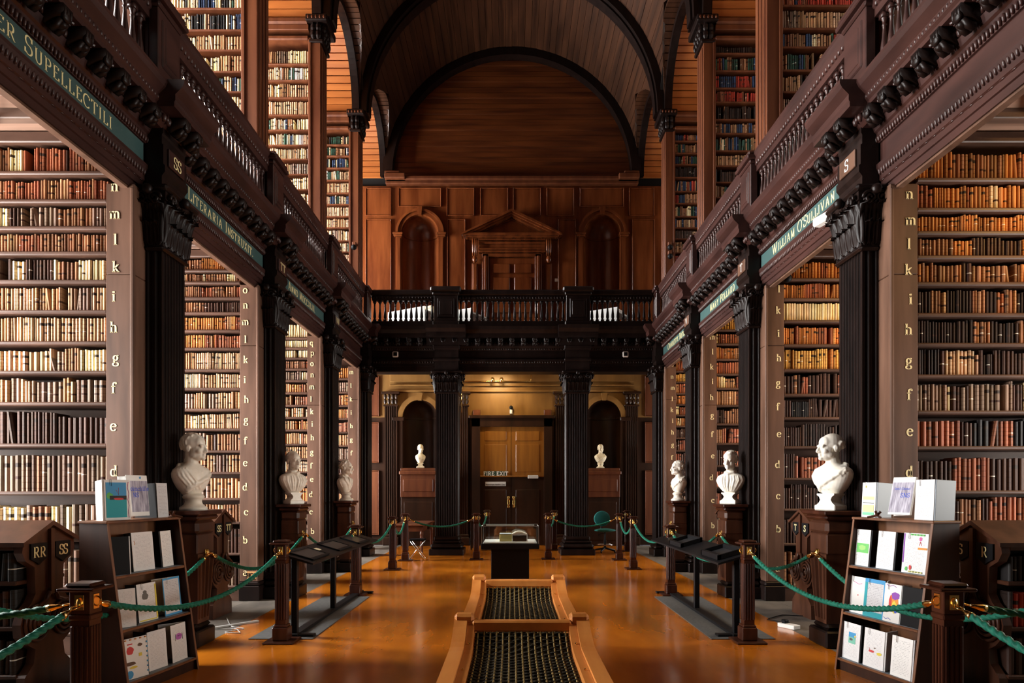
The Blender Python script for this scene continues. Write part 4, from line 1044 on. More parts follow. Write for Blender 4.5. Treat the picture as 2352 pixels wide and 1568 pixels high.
# ================================================================== reading desks between the bookcases
def desk(s, bay, la, lb, label):
    yc = BAYS[bay]; t = thing('reading_desk', label, 'desk', (s*3.45, yc, 0), group='carved reading desks')
    # end panel facing the nave: outline in (y, z)
    half = [(0, 1.235), (.275, 1.10), (.285, 1.04), (.25, .98), (.16, .93), (.15, .74), (.19, .68), (.27, .62), (.30, .54), (.29, .45), (.22, .38), (.15, .34), (.17, .24), (.26, .16), (.27, 0)]
    out = [(-a, z) for a, z in half[::-1]][:-1] + half
    o = MB().prism(out, 'x', -.03, .03)
    B('end_panel', o, MT['desk'], t)
    mb = MB()
    mb.prism([(-.02, 1.2), (.02, 1.2), (.018, .72), (-.018, .72)], 'x', -s*.055, -s*.02)
    B('centre_rib', mb, MT['desk'], t)
    for q in (-1, 1):
        v = MB()
        for j, r in enumerate((.125, .09, .055)):
            v.tube([(-s*(.04+.006*j), q*.145+r*math.cos(a*PI/10), .53+r*math.sin(a*PI/10)) for a in range(21)], .014, 6)
        v.ell((-s*.045, q*.145, .53), (.02, .03, .03), 8, 6)
        v.tube([(-s*.05, q*.03, .74), (-s*.05, q*.06, .68), (-s*.05, q*.14, .655)], .016, 6)
        B('volute', v, MT['desk'], t, smooth=True)
        sh = MB().prism([(q*.13-.085, 1.10), (q*.13+.085, 1.10), (q*.13+.085, .99), (q*.13+.03, .965), (q*.13, .945), (q*.13-.03, .965), (q*.13-.085, .99)], 'x', -s*.045, -s*.02)
        sp = B('shield', sh, MT['black'], t)
        letters('gilt_letter', la if q < 0 else lb, .052, MT['giltm'], sp, (-s*.046, q*.13, 1.0), PI/2 if s < 0 else -PI/2, .24, .1, .16)
    L = 2.2
    for q in (-1, 1):
        B('sloping_top', mirrored(MB().prism([(0, 1.225), (q*.31, 1.085), (q*.31, 1.115), (0, 1.26)], 'x', -.06, L), s), MT['desk'], t)
    for z in (.18, .52, .84): B('desk_shelf', mirrored(MB().bev(.03, L, -.26, .26, z-.03, z, .006), s), MT['desk'], t)
    B('desk_back', mirrored(MB().box(.03, L, -.02, .02, 0, 1.15), s), MT['lowdark'], t)
    B('desk_rail', mirrored(MB().bev(.03, L, -.28, .28, 1.06, 1.1, .006), s), MT['desk'], t)
    for z, g in ((.18, .31), (.52, .29), (.84, .22)):
        fill_row(s, yc-.25, 3.5, 3.45+L-.05, z, g, 'deskdark', .045, (s, bay, 'desk'), .86, .2)
desk(-1, 1, 'RR', 'SS', 'carved reading desk with gilt RR and SS shields beside the left display rack')
desk(1, 1, 'R', 'S', 'shadowed carved reading desk behind the right display rack')
desk(-1, 2, 'SS', 'TT', 'carved reading desk with gilt SS and TT shields, left second alcove')
desk(1, 2, 'S', 'T', 'carved reading desk with gilt T and S shields, right second alcove')
desk(-1, 3, 'TT', 'VV', 'carved reading desk in the third alcove on the left')
desk(1, 3, 'V', 'T', 'carved reading desk in the third alcove on the right')
# ---- split: the 300 books that show largest stay single objects
def area(r):
    y = r['y']; cx = r['s']*(r['x0']+r['x1'])/2; cz = r['z']+r['h']/2
    u = 1176+1568*cx/y; v = 1126-1568*(cz-H)/y
    if not (6 < u < 2346 and 6 < v < 1560): return 0
    if r['where'][2] == 'desk' and (r['where'][1] != 1 or r['s'] > 0): return 0
    if r['where'][2] == 'gallery': return 0
    if r['where'][2] != 'desk':
        if v < 1126-.80*abs(u-1176)+10: return 0                 # behind the entablature
        if r['where'][1] == 0:
            if u < 1176 and 1085 < v and 180 < u: return 0        # behind the left rack
            if u < 1176 and v > 1200 and u < 165: return 0        # behind the desk
            if u > 1176 and v > 1200: return 0
            if u > 1176 and v > 1085 and u < 2165: return 0
        elif abs(u-1176) > 1568*3.25/(FIN[r['where'][1]-1]+.645)-6: return 0
        if r['where'][1] == 1 and v > 990: return 0
    return (r['x1']-r['x0'])*r['h']*(1568/y)**2
for r in RECS: r['a'] = area(r)
order = sorted(range(len(RECS)), key=lambda i: -RECS[i]['a'])
single = set(i for i in order[:300] if RECS[i]['a'] > 0)
for i in sorted(single):
    r = RECS[i]; s, k, le = r['where']; side = 'left' if s < 0 else 'right'
    c = r['s']*(r['x0']+r['x1'])/2
    q = dict(r); q['x0'] -= abs(c); q['x1'] -= abs(c); q['z'] = 0.0; yy = q['y']; q['y'] = 0.0
    o = link('leather_book', books_mesh('leather_book', [q]), None, (c, yy, r['z']))
    if le == 'desk': lb = '%s book, %s from the end panel, %s shelf of the RR desk' % (r['name'], ORD[r['n']], {.18: 'bottom', .52: 'middle', .84: 'top'}[round(r['z'], 2)])
    else: lb = '%s leather book, %s from the upright, shelf %s, %s %s bookcase' % (r['name'], ORD[r['n']], le, ORD[k], side)
    tag(o, lb, 'book', 'leather books on the lower shelves')
rest = [r for i, r in enumerate(RECS) if i not in single]
o = link('distant_books', books_mesh('distant_books', rest)); tag(o, 'countless smaller leather and cloth books filling the far and gallery shelves', 'books'); o['kind'] = 'stuff'
# ================================================================== marble busts on pedestals
def remeshed(mb, name, mat, vox, it=3):
    o = bpy.data.objects.new('tmp_sculpt', mb.mesh('tmp_sculpt', mat)); col.objects.link(o)
    m = o.modifiers.new('r', 'REMESH'); m.mode = 'VOXEL'; m.voxel_size = vox; m.use_smooth_shade = True
    s = o.modifiers.new('s', 'SMOOTH'); s.factor = .5; s.iterations = it
    dg = bpy.context.evaluated_depsgraph_get(); dg.update()
    me = bpy.data.meshes.new_from_object(o.evaluated_get(dg)); me.name = name
    bpy.data.objects.remove(o); me.materials.clear(); me.materials.append(mat)
    me.polygons.foreach_set('use_smooth', [True]*len(me.polygons)); return me
def bust_mesh(seed, hair, dress, turn, wide=1.0, vox=.0065, mat=None):
    """bust facing -y, socle top at z=.15; head turned by `turn` about the neck"""
    r = random.Random(seed); h = MB()
    h.ell((0, .022, .634), (.075, .097, .086), 20, 14).ell((0, -.026, .572), (.061, .066, .082), 18, 12).ell((0, -.036, .530), (.050, .054, .044), 16, 10)
    h.ell((0, -.078, .507), (.024, .022, .019), 12, 8).ell((0, -.040, .640), (.060, .050, .055), 16, 10)
    h.tube([(0, -.088, .614), (0, -.098, .592), (0, -.110, .571), (0, -.113, .566), (0, -.100, .556)], [.009, .011, .0135, .0135, .010], 9)
    for q in (-1, 1):
        h.ell((q*.012, -.099, .562), (.011, .011, .009), 9, 7).ell((q*.030, -.082, .614), (.026, .015, .008), 12, 7).ell((q*.038, -.062, .566), (.024, .026, .022), 12, 8)
        h.ell((q*.029, -.080, .597), (.013, .009, .0075), 10, 7).ell((q*.029, -.084, .604), (.016, .008, .004), 10, 6)
        h.ell((q*.074, .014, .586), (.008, .020, .031), 10, 8).ell((q*.078, .020, .590), (.009, .012, .024), 10, 8).ell((q*.046, -.014, .536), (.016, .034, .028), 10, 8)
    h.ell((0, -.092, .538), (.023, .010, .0055), 12, 7).ell((0, -.090, .528), (.019, .011, .006), 12, 7)
    n = {'curly': 210, 'straight': 230, 'bald_top': 200, 'receding': 200}[hair]
    for _ in range(n):
        a = r.uniform(-PI, PI); e = r.uniform(-.45, 1.5)
        dx, dy, dz = math.cos(e)*math.sin(a), math.cos(e)*math.cos(a), math.sin(e)
        front = -dy
        if dz < -.1 and front > -.25: continue
        if hair == 'bald_top' and (e > .42 or front > .1): continue
        if front > .30 and dz < .66: continue
        if front > .05 and dz < .1: continue
        if hair == 'receding' and front > .12 and dz > .2: continue
        rr = r.uniform(.011, .017) if hair in ('curly', 'bald_top') else r.uniform(.007, .010)
        p = (dx*.077, .022+dy*.099, .634+dz*.088)
        if hair in ('straight', 'receding'): h.tube([(p[0]*.98-.004*dy, p[1]-.016*dz, p[2]+.018*(1-dz)), p, (p[0]*1.0, p[1]+.016*dz, p[2]-.020*(1-dz))], [rr*.6, rr, rr*.5], 6)
        else: h.ell(p, (rr, rr, rr*1.1), 8, 6)
    k = 1.13; ct, st = math.cos(turn), math.sin(turn)
    h.v = [(a*k, .02+(b-.02)*k, .478+(c-.49)*k) for a, b, c in h.v]
    h.v = [(a*ct-(b-.02)*st, .02+a*st+(b-.02)*ct, c) for a, b, c in h.v]
    b = MB(); b.v = h.v; b.f = h.f
    b.tube([(0, .03, .56), (0, .028, .50), (0, .032, .43)], [.058, .060, .072], 16)
    ST = [(.145, .075, .065), (.17, .098, .078), (.21, .135, .098), (.26, .168, .112), (.31, .192, .118), (.35, .200, .112), (.385, .188, .100), (.41, .155, .086), (.43, .105, .074), (.45, .07, .064)]
    def sec(z):
        for q in range(len(ST)-1):
            if z <= ST[q+1][0]:
                t = max(0, (z-ST[q][0])/(ST[q+1][0]-ST[q][0])); return ST[q][1]+(ST[q+1][1]-ST[q][1])*t, ST[q][2]+(ST[q+1][2]-ST[q][2])*t
        return ST[-1][1:]
    def surf(ang, z, kk=1.0):
        wv, dv = sec(z); a = math.radians(ang)
        sx, cy = math.sin(a), math.cos(a)
        return (math.copysign(abs(sx)**.8, sx)*wv*wide*kk, .03-math.copysign(abs(cy)**.9, cy)*dv*kk, z)
    vs = []; fs = []; m = 28
    for z, _, _ in ST: vs += [surf(360*q/m, z) for q in range(m)]
    for i in range(len(ST)-1):
        for q in range(m): fs.append((i*m+q, i*m+(q+1) % m, (i+1)*m+(q+1) % m, (i+1)*m+q))
    fs += [tuple(range(m))[::-1], tuple(range((len(ST)-1)*m, len(ST)*m))]
    b.add(vs, [f[::-1] for f in fs])
    def fold(path, rad):
        pts = [Vector(surf(a, z)) for a, z in path]; pp = []
        for i in range(len(pts)-1): pp += [pts[i].lerp(pts[i+1], q/5) for q in range(5)]
        pp.append(pts[-1]); n2 = len(pp)
        b.tube(pp, [rad*(.55+.45*math.sin(PI*min(1, (i+1)/n2*1.1))) for i in range(n2)], 8)
    if dress == 'toga':
        for j in range(7):
            o = j*9; fold([(78-o*.5, .405-.012*j), (40-o, .345-.018*j), (5-o, .285-.016*j), (-38-o*.6, .235-.010*j)], .015 if j % 2 else .021)
        for j in range(4): fold([(-82+j*13, .40), (-66+j*15, .33), (-50+j*15, .26), (-30+j*13, .20)], .014)
        b.tube([(.13*wide, .06, .425), (.09, .09, .44), (0, .1, .445), (-.09, .09, .43), (-.13*wide, .05, .405)], .022, 8)
        b.tube([(.13*wide, .06, .425), (.085, -.03, .40), (.03, -.075, .36)], [.022, .02, .012], 8)
    elif dress == 'robe':
        for j in range(-7, 8): fold([(j*11, .395), (j*11+2, .33), (j*10, .25), (j*9, .18)], .013 if j % 2 else .018)
        b.tube([(-.075, .04, .455), (-.062, -.03, .44), (0, -.062, .42), (.062, -.03, .44), (.075, .04, .455)], .02, 8)
    elif dress == 'bare':
        for q in (-1, 1): b.ell((q*.06*wide, -.055, .30), (.06*wide, .035, .045), 12, 8)
        b.tube([(-.12*wide, .02, .405), (0, -.03, .415), (.12*wide, .02, .405)], .014, 8)
    elif dress == 'coat':
        for q in (-1, 1):
            fold([(q*50, .425), (q*34, .38), (q*14, .30), (q*5, .20)], .022); fold([(q*88, .39), (q*80, .33), (q*70, .25)], .016)
            b.tube([(q*.07, .08, .46), (q*.085, .02, .45), (q*.06, -.05, .40)], .018, 8)
        b.tube([(0, -.06, .43), (0, -.078, .38), (0, -.09, .32)], [.022, .024, .012], 8)
    return remeshed(b, 'marble_figure', mat, vox, 2)
def socle(mat, square=False):
    if square:
        mb = MB().bev(-.12, .12, -.085, .085, 0, .05, .008)
        mb.prism([(-.105, .05), (.105, .05), (.075, .075), (.06, .10), (.075, .13), (.10, .145), (.10, .16), (-.10, .16), (-.10, .145), (-.075, .13), (-.06, .10), (-.075, .075)], 'y', -.07, .07)
        return mb.mesh('socle', mat)
    me = MB().lathe([(.125, 0), (.125, .025), (.115, .035), (.105, .04), (.085, .055), (.075, .08), (.078, .105), (.095, .115), (.10, .13), (.09, .145), (.07, .16)], 24).mesh('socle', mat)
    return me
def bust(name, label, loc, rz, seed, hair, dress, turn, wide=1.0, sq=False, scale=1.0, mat='marble', vox=.0065):
    t = thing(name, label, 'bust', loc, rz, 'marble busts'); t.scale = (scale,)*3
    link('figure', bust_mesh(seed, hair, dress, turn, wide, vox, MT[mat]), t)
    link('socle', socle(MT[mat], sq), t, smooth=not sq); return t
XP = 3.06
def pedestal(s, k):
    f = FIN[k]; yc = f+.4225
    t = thing('bust_pedestal', 'tapering fluted oak pedestal under the %s marble bust on the %s' % (ORD[k], 'left' if s < 0 else 'right'), 'pedestal', (s*XP, yc, 0), group='bust pedestals')
    B('pedestal_top', MB().bev(-.17, .17, -.25, .25, 1.25, 1.29, .008).bev(-.15, .15, -.22, .22, 1.2, 1.25, .02), MT['post'], t)
    B('pedestal_frieze', MB().bev(-.13, .13, -.19, .19, 1.07, 1.2, .03).bev(-.12, .12, -.18, .18, .88, 1.07, .01), MT['desk'], t)
    mb = MB(); n = 3                                           # tapering shaft, narrower at the foot
    def q4(w, d, z): return [(-w, -d, z), (w, -d, z), (w, d, z), (-w, d, z)]
    mb.add(q4(.095, .12, .22)+q4(.12, .17, .88), [(3,2,1,0),(4,5,6,7),(0,1,5,4),(1,2,6,5),(2,3,7,6),(3,0,4,7)])
    for j in range(4):
        for side in (-1, 1):
            y0, y1 = (-.09+.06*j), (-.13+.087*j)
            xo0, xo1 = side*.095, side*.12
            mb.tube([(xo0, y0, .26), (xo1, y1, .84)], [.014, .02], 6)
    B('pedestal_shaft', mb, MT['desk'], t)
    B('pedestal_foot', MB().bev(-.13, .13, -.19, .19, 0, .16, .015).bev(-.11, .11, -.15, .15, .16, .22, .03), MT['dark'], t)
    hk = MB().bev(-s*.12-.012, -s*.12+.012, -.03, .03, .84, .92, .005).lathe([(.03, 0), (.035, .01), (.012, .02)], 8, mat=Matrix.Translation((-s*.135, 0, .88)) @ Matrix.Rotation(-s*PI/2, 4, 'Y'))
    B('brass_hook', hk, MT['brass'], t)
    return t
for s in (-1, 1):
    for k in range(3): pedestal(s, k)
bz = 1.291
yb = [f+.4225 for f in FIN]
bust('marble_bust', 'white marble bust in bare toga, looking right, beside the left display rack', (-XP, yb[0], bz), 1.15, 3, 'straight', 'toga', .35, 1.0)
bust('marble_bust', 'white marble bust in pleated gown, second on the left', (-XP, yb[1], bz), .95, 8, 'receding', 'robe', -.1, 1.05, True)
bust('marble_bust', 'white marble bust in coat, third on the left, in profile', (-XP, yb[2], bz), 1.2, 12, 'curly', 'coat', .35, .9)
bust('marble_bust', 'white marble bust of balding man in toga beside the right display rack', (XP, yb[0], bz), -1.15, 21, 'bald_top', 'toga', -.35, 1.05, True)
bust('marble_bust', 'white marble bust in loose gown, second on the right', (XP, yb[1], bz), -.75, 31, 'curly', 'robe', .05, 1.0, True)
bust('marble_bust', 'white marble bust in draped cloak, third on the right, in profile', (XP, yb[2], bz), -1.2, 41, 'straight', 'toga', -.35, .85)
bust('niche_bust', 'small cream bust with bare chest in the niche left of the fire exit', (px(968), YB-.2, 2.08), .15, 51, 'receding', 'bare', .2, .8, True, .86, 'marble2', .009)
bust('niche_bust', 'small cream draped bust in the niche right of the fire exit', (px(1377), YB-.2, 2.08), -.1, 61, 'straight', 'toga', .3, .95, False, .86, 'marble2', .009)
for q, c in ((-1, px(964)), (1, px(1380))):
    t = thing('niche_cabinet', 'mahogany cabinet carrying the bust %s of the fire exit door' % ('left' if q < 0 else 'right'), 'cabinet', (c, YB, 0), group='cabinets under the niche busts')
    B('cabinet_body', MB().bev(-.46, .46, -.30, -.16, 0, 1.3, .01), MT['lowdark'], t)
    B('cabinet_front', MB().bev(-.47, .47, -.33, -.16, 1.3, 1.98, .012), MT['upper'], t)
    B('cabinet_panel', MB().bev(-.40, .40, -.345, -.3, 1.45, 1.78, .012), MT['upper'], t)
    B('cabinet_cornice', MB().bev(-.5, .5, -.38, -.16, 1.9, 2.0, .02), MT['upper'], t)
    B('cabinet_top', MB().bev(-.46, .46, -.36, -.002, 2.0, 2.075, .01), MT['upper'], t)
    B('cabinet_door', MB().bev(-.38, .38, -.315, -.28, .15, 1.18, .012), MT['lowdark'], t)
# ================================================================== stanchions and ropes
def stanchion_proto():
    t = thing('stanchion', 'x', 'stanchion', (0, 0, 0), group='mahogany rope stanchions')
    B('base_plate', MB().bev(-.145, .145, -.145, .145, 0, .022, .006), MT['post'], t)
    B('base_block', MB().bev(-.075, .075, -.075, .075, .022, .15, .008).bev(-.066, .066, -.066, .066, .15, .175, .008), MT['post'], t)
    mb = MB().box(-.05, .05, -.05, .05, .17, .80)
    for j in range(4):
        o = -.0375+.025*j
        for q in (-1, 1): mb.bev(o-.008, o+.008, q*.05-.007, q*.05+.007, .22, .77, .004).bev(q*.05-.007, q*.05+.007, o-.008, o+.008, .22, .77, .004)
    B('shaft', mb, MT['post'], t)
    B('head_block', MB().bev(-.058, .058, -.058, .058, .80, .83, .006).bev(-.054, .054, -.054, .054, .83, .955, .004), MT['post'], t)
    B('cap', MB().bev(-.095, .095, -.095, .095, .955, .972, .004).bev(-.07, .07, -.07, .07, .972, .995, .01), MT['post'], t)
    for dx, dy in ((1, 0), (-1, 0), (0, 1), (0, -1)):
        mb = MB()
        if dx: mb.bev(dx*.054-.004, dx*.054+.004, -.025, .025, .855, .935, .002)
        else: mb.bev(-.025, .025, dy*.054-.004, dy*.054+.004, .855, .935, .002)
        mb.tube([(dx*(.056+.025*math.sin(a)), dy*(.056+.025*math.sin(a)), .895+.025*math.cos(a)) for a in [PI*i/8 for i in range(9)]], .005, 6)
        B('brass_eye', mb, MT['brass'], t)
    return t
SP = stanchion_proto()
SPOTS = {}
spots = [('L0', -2.26, 3.62, 'mahogany rope stanchion nearest the viewpoint on the left, before the display rack'),
 ('L1', -2.25, 6.68, 'mahogany rope stanchion beside the near end of the left reading stand'),
 ('L2', -2.21, 9.66, 'mahogany rope stanchion at the far end of the left reading stand'),
 ('L3', -2.23, 12.75, 'mahogany rope stanchion left of the small table, nearer of two'),
 ('L4', -2.25, 14.4, 'mahogany rope stanchion in front of the small wooden table'),
 ('L5', -.76, 14.6, 'mahogany rope stanchion left of the glass case'),
 ('R0', 2.31, 3.62, 'mahogany rope stanchion nearest the viewpoint on the right, before the display rack'),
 ('R1', 2.305, 6.68, 'mahogany rope stanchion beside the near end of the right reading stand'),
 ('R2', 2.25, 9.68, 'mahogany rope stanchion at the far end of the right reading stand'),
 ('R3', 2.28, 12.85, 'mahogany rope stanchion right of the teal chair, nearer of two'),
 ('R4', 2.285, 14.55, 'mahogany rope stanchion in front of the teal office chair'),
 ('R5', .78, 14.7, 'mahogany rope stanchion right of the glass case'),
 ('B0', 1.05, 16.9, 'mahogany rope stanchion by the right leaf of the fire exit door'),
 ('B1', 2.80, 16.6, 'mahogany rope stanchion far back right of the teal chair'),
 ('B2', -.62, 17.0, 'mahogany rope stanchion by the left leaf of the fire exit door')]
for i, (key, x, y, lb) in enumerate(spots):
    if i == 0: SP.location = (x, y, 0); SP['label'] = lb
    else: dup(SP, None, (x, y, 0), 0, lb)
    SPOTS[key] = Vector((x, y, .88))
def rope(a, b, sag, label, rad=.02):
    a, b = Vector(a), Vector(b); d = (b-a); L = math.hypot(d.x, d.y); ux = Vector((d.x, d.y, 0)).normalized()
    t = thing('barrier_rope', label, 'rope', tuple(a), group='green barrier ropes')
    n = max(int(L*1.15/.016), 30); e = .10
    pos = lambda q: Vector((d.x*q, d.y*q, d.z*q - 4*sag*q*(1-q)))
    q0 = .1/max(L, .3); q0 = min(q0, .2); q1 = 1-q0
    vs = []; fs = []; m = 12; ln = 0; prev = pos(q0)
    for i in range(n+1):
        q = q0+(q1-q0)*i/n; p = pos(q); tt = (pos(min(q+.004, 1))-pos(max(q-.004, 0))).normalized()
        ln += (p-prev).length; prev = p
        u = tt.cross(Vector((0, 0, 1))).normalized(); v = tt.cross(u)
        tw = ln/.055*2*PI/3
        for k in range(m):
            an = 2*PI*k/m; rr = rad*(.66+.36*abs(math.cos(1.5*an)))
            vs.append(p+(u*math.cos(an+tw)+v*math.sin(an+tw))*rr)
    for i in range(n):
        for k in range(m): fs.append((i*m+k, (i+1)*m+k, (i+1)*m+(k+1) % m, i*m+(k+1) % m))
    B('cord', MB().add(vs, fs), MT['rope'], t, smooth=True)
    for qa, qb in ((0.0, q0), (1.0, q1)):
        p0, p1 = pos(qa), pos(qb); dr2 = (p1-p0).normalized()
        off = .012 if qa == 0 else .012
        mb = MB().tube([p0+dr2*.045, p1-dr2*.03, p1, p1+dr2*.02], [.008, .012, .019, .02], 10)
        mb.tube([p0+dr2*(.022-.022*math.cos(x))+Vector((0, 0, 1)).cross(dr2).normalized()*.016*math.sin(x) for x in [2*PI*i/10 for i in range(11)]], .0045, 6)
        B('brass_hook_end', mb, MT['brass'], t, smooth=True)
    return t
def between(k1, k2, sag, label, o1=None, o2=None):
    a, b = SPOTS[k1].copy(), SPOTS[k2].copy(); d = (b-a).normalized()
    def edge(v, dd):
        if abs(dd.y) > abs(dd.x): return v+Vector((0, math.copysign(.075, dd.y), 0))
        return v+Vector((math.copysign(.075, dd.x), 0, 0))
    return rope(edge(a, d), edge(b, -d), sag, label)
between('L0', 'L1', .22, 'green twisted rope hanging in front of the left display rack')
between('L1', 'L2', .22, 'green twisted rope behind the left reading stand')
between('L2', 'L3', .24, 'green twisted rope between left stanchions past the reading stand')
between('L3', 'L4', .26, 'short green rope before the small wooden table, steeply hanging')
between('L4', 'L5', .17, 'green rope across the hall left of the glass case')
between('R0', 'R1', .22, 'green twisted rope hanging in front of the right display rack')
between('R1', 'R2', .22, 'green twisted rope behind the right reading stand')
between('R2', 'R3', .24, 'green twisted rope between right stanchions past the reading stand')
between('R3', 'R4', .26, 'short green rope before the teal chair, steeply hanging')
between('R4', 'R5', .17, 'green rope across the hall right of the glass case')
between('R5', 'B0', .22, 'green rope running back towards the right of the fire exit')
between('L5', 'B2', .22, 'green rope running back towards the left of the fire exit')
def wallrope(s, k, sag, label):
    rope((s*(XP-.155), yb[k]+.02, .88), (s*(XP-.155), yb[k+1]-.02, .88), sag, label)
for s, nm in ((-1, 'left'), (1, 'right')):
    wallrope(s, 0, .3, 'green rope slung between the first and second bust pedestals on the %s' % nm)
    wallrope(s, 1, .3, 'green rope slung between the second and third bust pedestals on the %s' % nm)
    rope((s*(XP-.155), yb[0]-.02, .88), (s*(XP-.155), yb[0]-2.9, .88), .3, 'green rope from the first bust pedestal running behind the %s display rack' % nm)
    k0 = 'L0' if s < 0 else 'R0'; p = SPOTS[k0]
    rope((p.x, p.y-.075, .88), (p.x, p.y-3.0, .88), .22, 'thick green rope at the lower %s corner running towards the viewpoint' % nm)
    rope((p.x+s*.075, p.y, .88), (p.x+s*2.2, p.y-.25, .92), .12, 'green rope leaving the nearest %s stanchion outwards' % nm)
# ================================================================== display racks with school booklets
def print_mat(name, base, ink, rows=26.0, thr=.47, cols=9.0):
    """paper with faint handwriting in lines (flat print)"""
    m, nt, N, L, b = mat_base(name)
    tc = N.new('ShaderNodeTexCoord'); sp = N.new('ShaderNodeSeparateXYZ'); L.new(tc.outputs['Generated'], sp.inputs[0])
    def ma(op, a, bb=None, c=None):
        x = N.new('ShaderNodeMath'); x.operation = op
        for i, q in enumerate((a, bb, c)):
            if q is None: continue
            if isinstance(q, (int, float)): x.inputs[i].default_value = q
            else: L.new(q, x.inputs[i])
        return x.outputs[0]
    z = sp.outputs[2]; x = sp.outputs[0]
    line = ma('LESS_THAN', ma('ABSOLUTE', ma('SUBTRACT', ma('FRACT', ma('MULTIPLY', z, rows)), .5)), .2)
    mp = N.new('ShaderNodeMapping'); mp.inputs['Scale'].default_value = (cols*3, 1, rows*2.2); L.new(tc.outputs['Generated'], mp.inputs[0])
    nz = N.new('ShaderNodeTexNoise'); nz.inputs['Scale'].default_value = 1.0; nz.inputs['Detail'].default_value = 2; L.new(mp.outputs[0], nz.inputs['Vector'])
    ink_f = ma('MULTIPLY', line, ma('LESS_THAN', nz.outputs[0], thr))
    mar = ma('MULTIPLY', ma('MULTIPLY', ma('GREATER_THAN', x, .12), ma('LESS_THAN', x, .88)), ma('MULTIPLY', ma('GREATER_THAN', z, .08), ma('LESS_THAN', z, .92)))
    mx = N.new('ShaderNodeMix'); mx.data_type = 'RGBA'; L.new(ma('MULTIPLY', ma('MULTIPLY', ink_f, mar), .75), mx.inputs[0]); mx.inputs[6].default_value = (*base, 1); mx.inputs[7].default_value = (*ink, 1)
    L.new(mx.outputs[2], b.inputs['Base Color']); b.inputs['Roughness'].default_value = .6
    return m
PAPER = (.82, .82, .80)
MT['page'] = print_mat('handwritten_page', PAPER, (.25, .25, .27))
MT['page2'] = print_mat('pencil_page', (.78, .78, .78), (.45, .45, .48), 30, .5)
MT['page3'] = print_mat('grey_letter_page', (.62, .63, .65), (.2, .2, .24), 24, .48)
MT['paper'] = plain('blank_paper', PAPER, .6)
MT['cover_k'] = plain('black_cover', (.006, .006, .007), .5, 0, .12)
MT['cover_g'] = plain('slate_cover', (.16, .19, .22), .5)
MT['lilac'] = noisy('library_photo_print', (.12, .10, .16), (.55, .52, .62), .4, (60, 60, 8), 3)
CLR = {}
def clr(c):
    if c not in CLR: CLR[c] = plain('crayon_%d' % len(CLR), c, .7)
    return CLR[c]
YEL, GRN, SKY, RED, BLU, PUR, ORG, TEA, PNK, BRN, BLK = (.75,.62,.08), (.12,.5,.12), (.06,.32,.62), (.6,.05,.05), (.04,.09,.5), (.26,.07,.42), (.75,.28,.04), (.02,.36,.42), (.6,.12,.36), (.12,.06,.03), (.02,.02,.02)
def sheet(mb, x0, x1, z0, z1, y): return mb.box(x0, x1, y-.0012, y, z0, z1)
def blob(cx, cz, rx, rz, y, n=14, wob=0.0, seed=0):
    r = random.Random(seed); pts = []
    for i in range(n):
        a = 2*PI*i/n; k = 1+r.uniform(-wob, wob); pts.append((cx+rx*k*math.cos(a), cz+rz*k*math.sin(a)))
    return MB().prism(pts, 'y', y-.0012, y)
def booklet(rk, label, u, v0, w=.21, h=.297, ang=0.0, open_=60, hinge=1, back='cover_k', page='page', art=(), tilt=.10, depth=None, fy=0.0, clip=True, thick=.012):
    """card standing on a rack tier: front leaf facing out, second leaf folded back from the hinge edge"""
    t = thing('booklet', label, 'booklet', (0, 0, 0), group='school booklets on the display racks')
    fm = MB().bev(-w/2, w/2, 0, thick*.4, 0, h, .0015)
    B('front_leaf', fm, MT[page], t)
    hx = hinge*w/2; th = math.radians(open_)
    m = Matrix.Translation((hx, .003, 0)) @ Matrix.Rotation(-hinge*th if True else th, 4, 'Z') 
    bl = MB().bev(-hinge*w if hinge > 0 else 0, 0 if hinge > 0 else w, 0, thick, 0, h, .0015, mat=Matrix.Translation((hx, .004, 0)) @ Matrix.Rotation(-hinge*th, 4, 'Z'))
    B('back_leaf', bl, MT[back], t)
    for k, (kind, c, a) in enumerate(art):
        if kind == 'r': mb = MB().box(*[w*(q-.5) for q in a[:2]], -.0015-.0004*k, 0, h*a[2], h*a[3])
        elif kind == 'e': mb = blob(w*(a[0]-.5), h*a[1], w*a[2], h*a[3], -.0004*k, 16, .12, k)
        elif kind == 'l': mb = MB().tube([(w*(p[0]-.5), -.001, h*p[1]) for p in a], .0022, 4)
        elif kind == 't': mb, _ = text_mb(a[0], a[3], .2, .2, .25, depth=.0015); mb.v = [(p+w*(a[1]-.5), q-.0008, r+h*a[2]) for p, q, r in mb.v]
        B('drawing', mb, clr(c) if isinstance(c, tuple) else MT[c], t)
    if clip:
        B('paper_clip', MB().tube([(-w*.28, -.003, h*.99), (-w*.28, -.003, h*.86), (-w*.22, -.003, h*.84), (-w*.22, -.003, h*1.01), (-w*.25, -.003, h*1.015), (-w*.28, -.003, h*.99)], .0012, 5), MT['chrome'], t)
    # place on the rack: u along the front (0 near .. 1 far), v0 tier height
    s, O, ex, ey, Wd = rk
    base = O + ex*(u*Wd)
    off = fy
    p = base + ey*off
    t.location = (p.x, p.y, v0)
    # local -y must look outwards (along -ey)
    rz = math.atan2(-ey.x, ey.y) + ang
    t.rotation_euler = (-tilt, 0, rz); t.rotation_mode = 'XYZ'
    return t
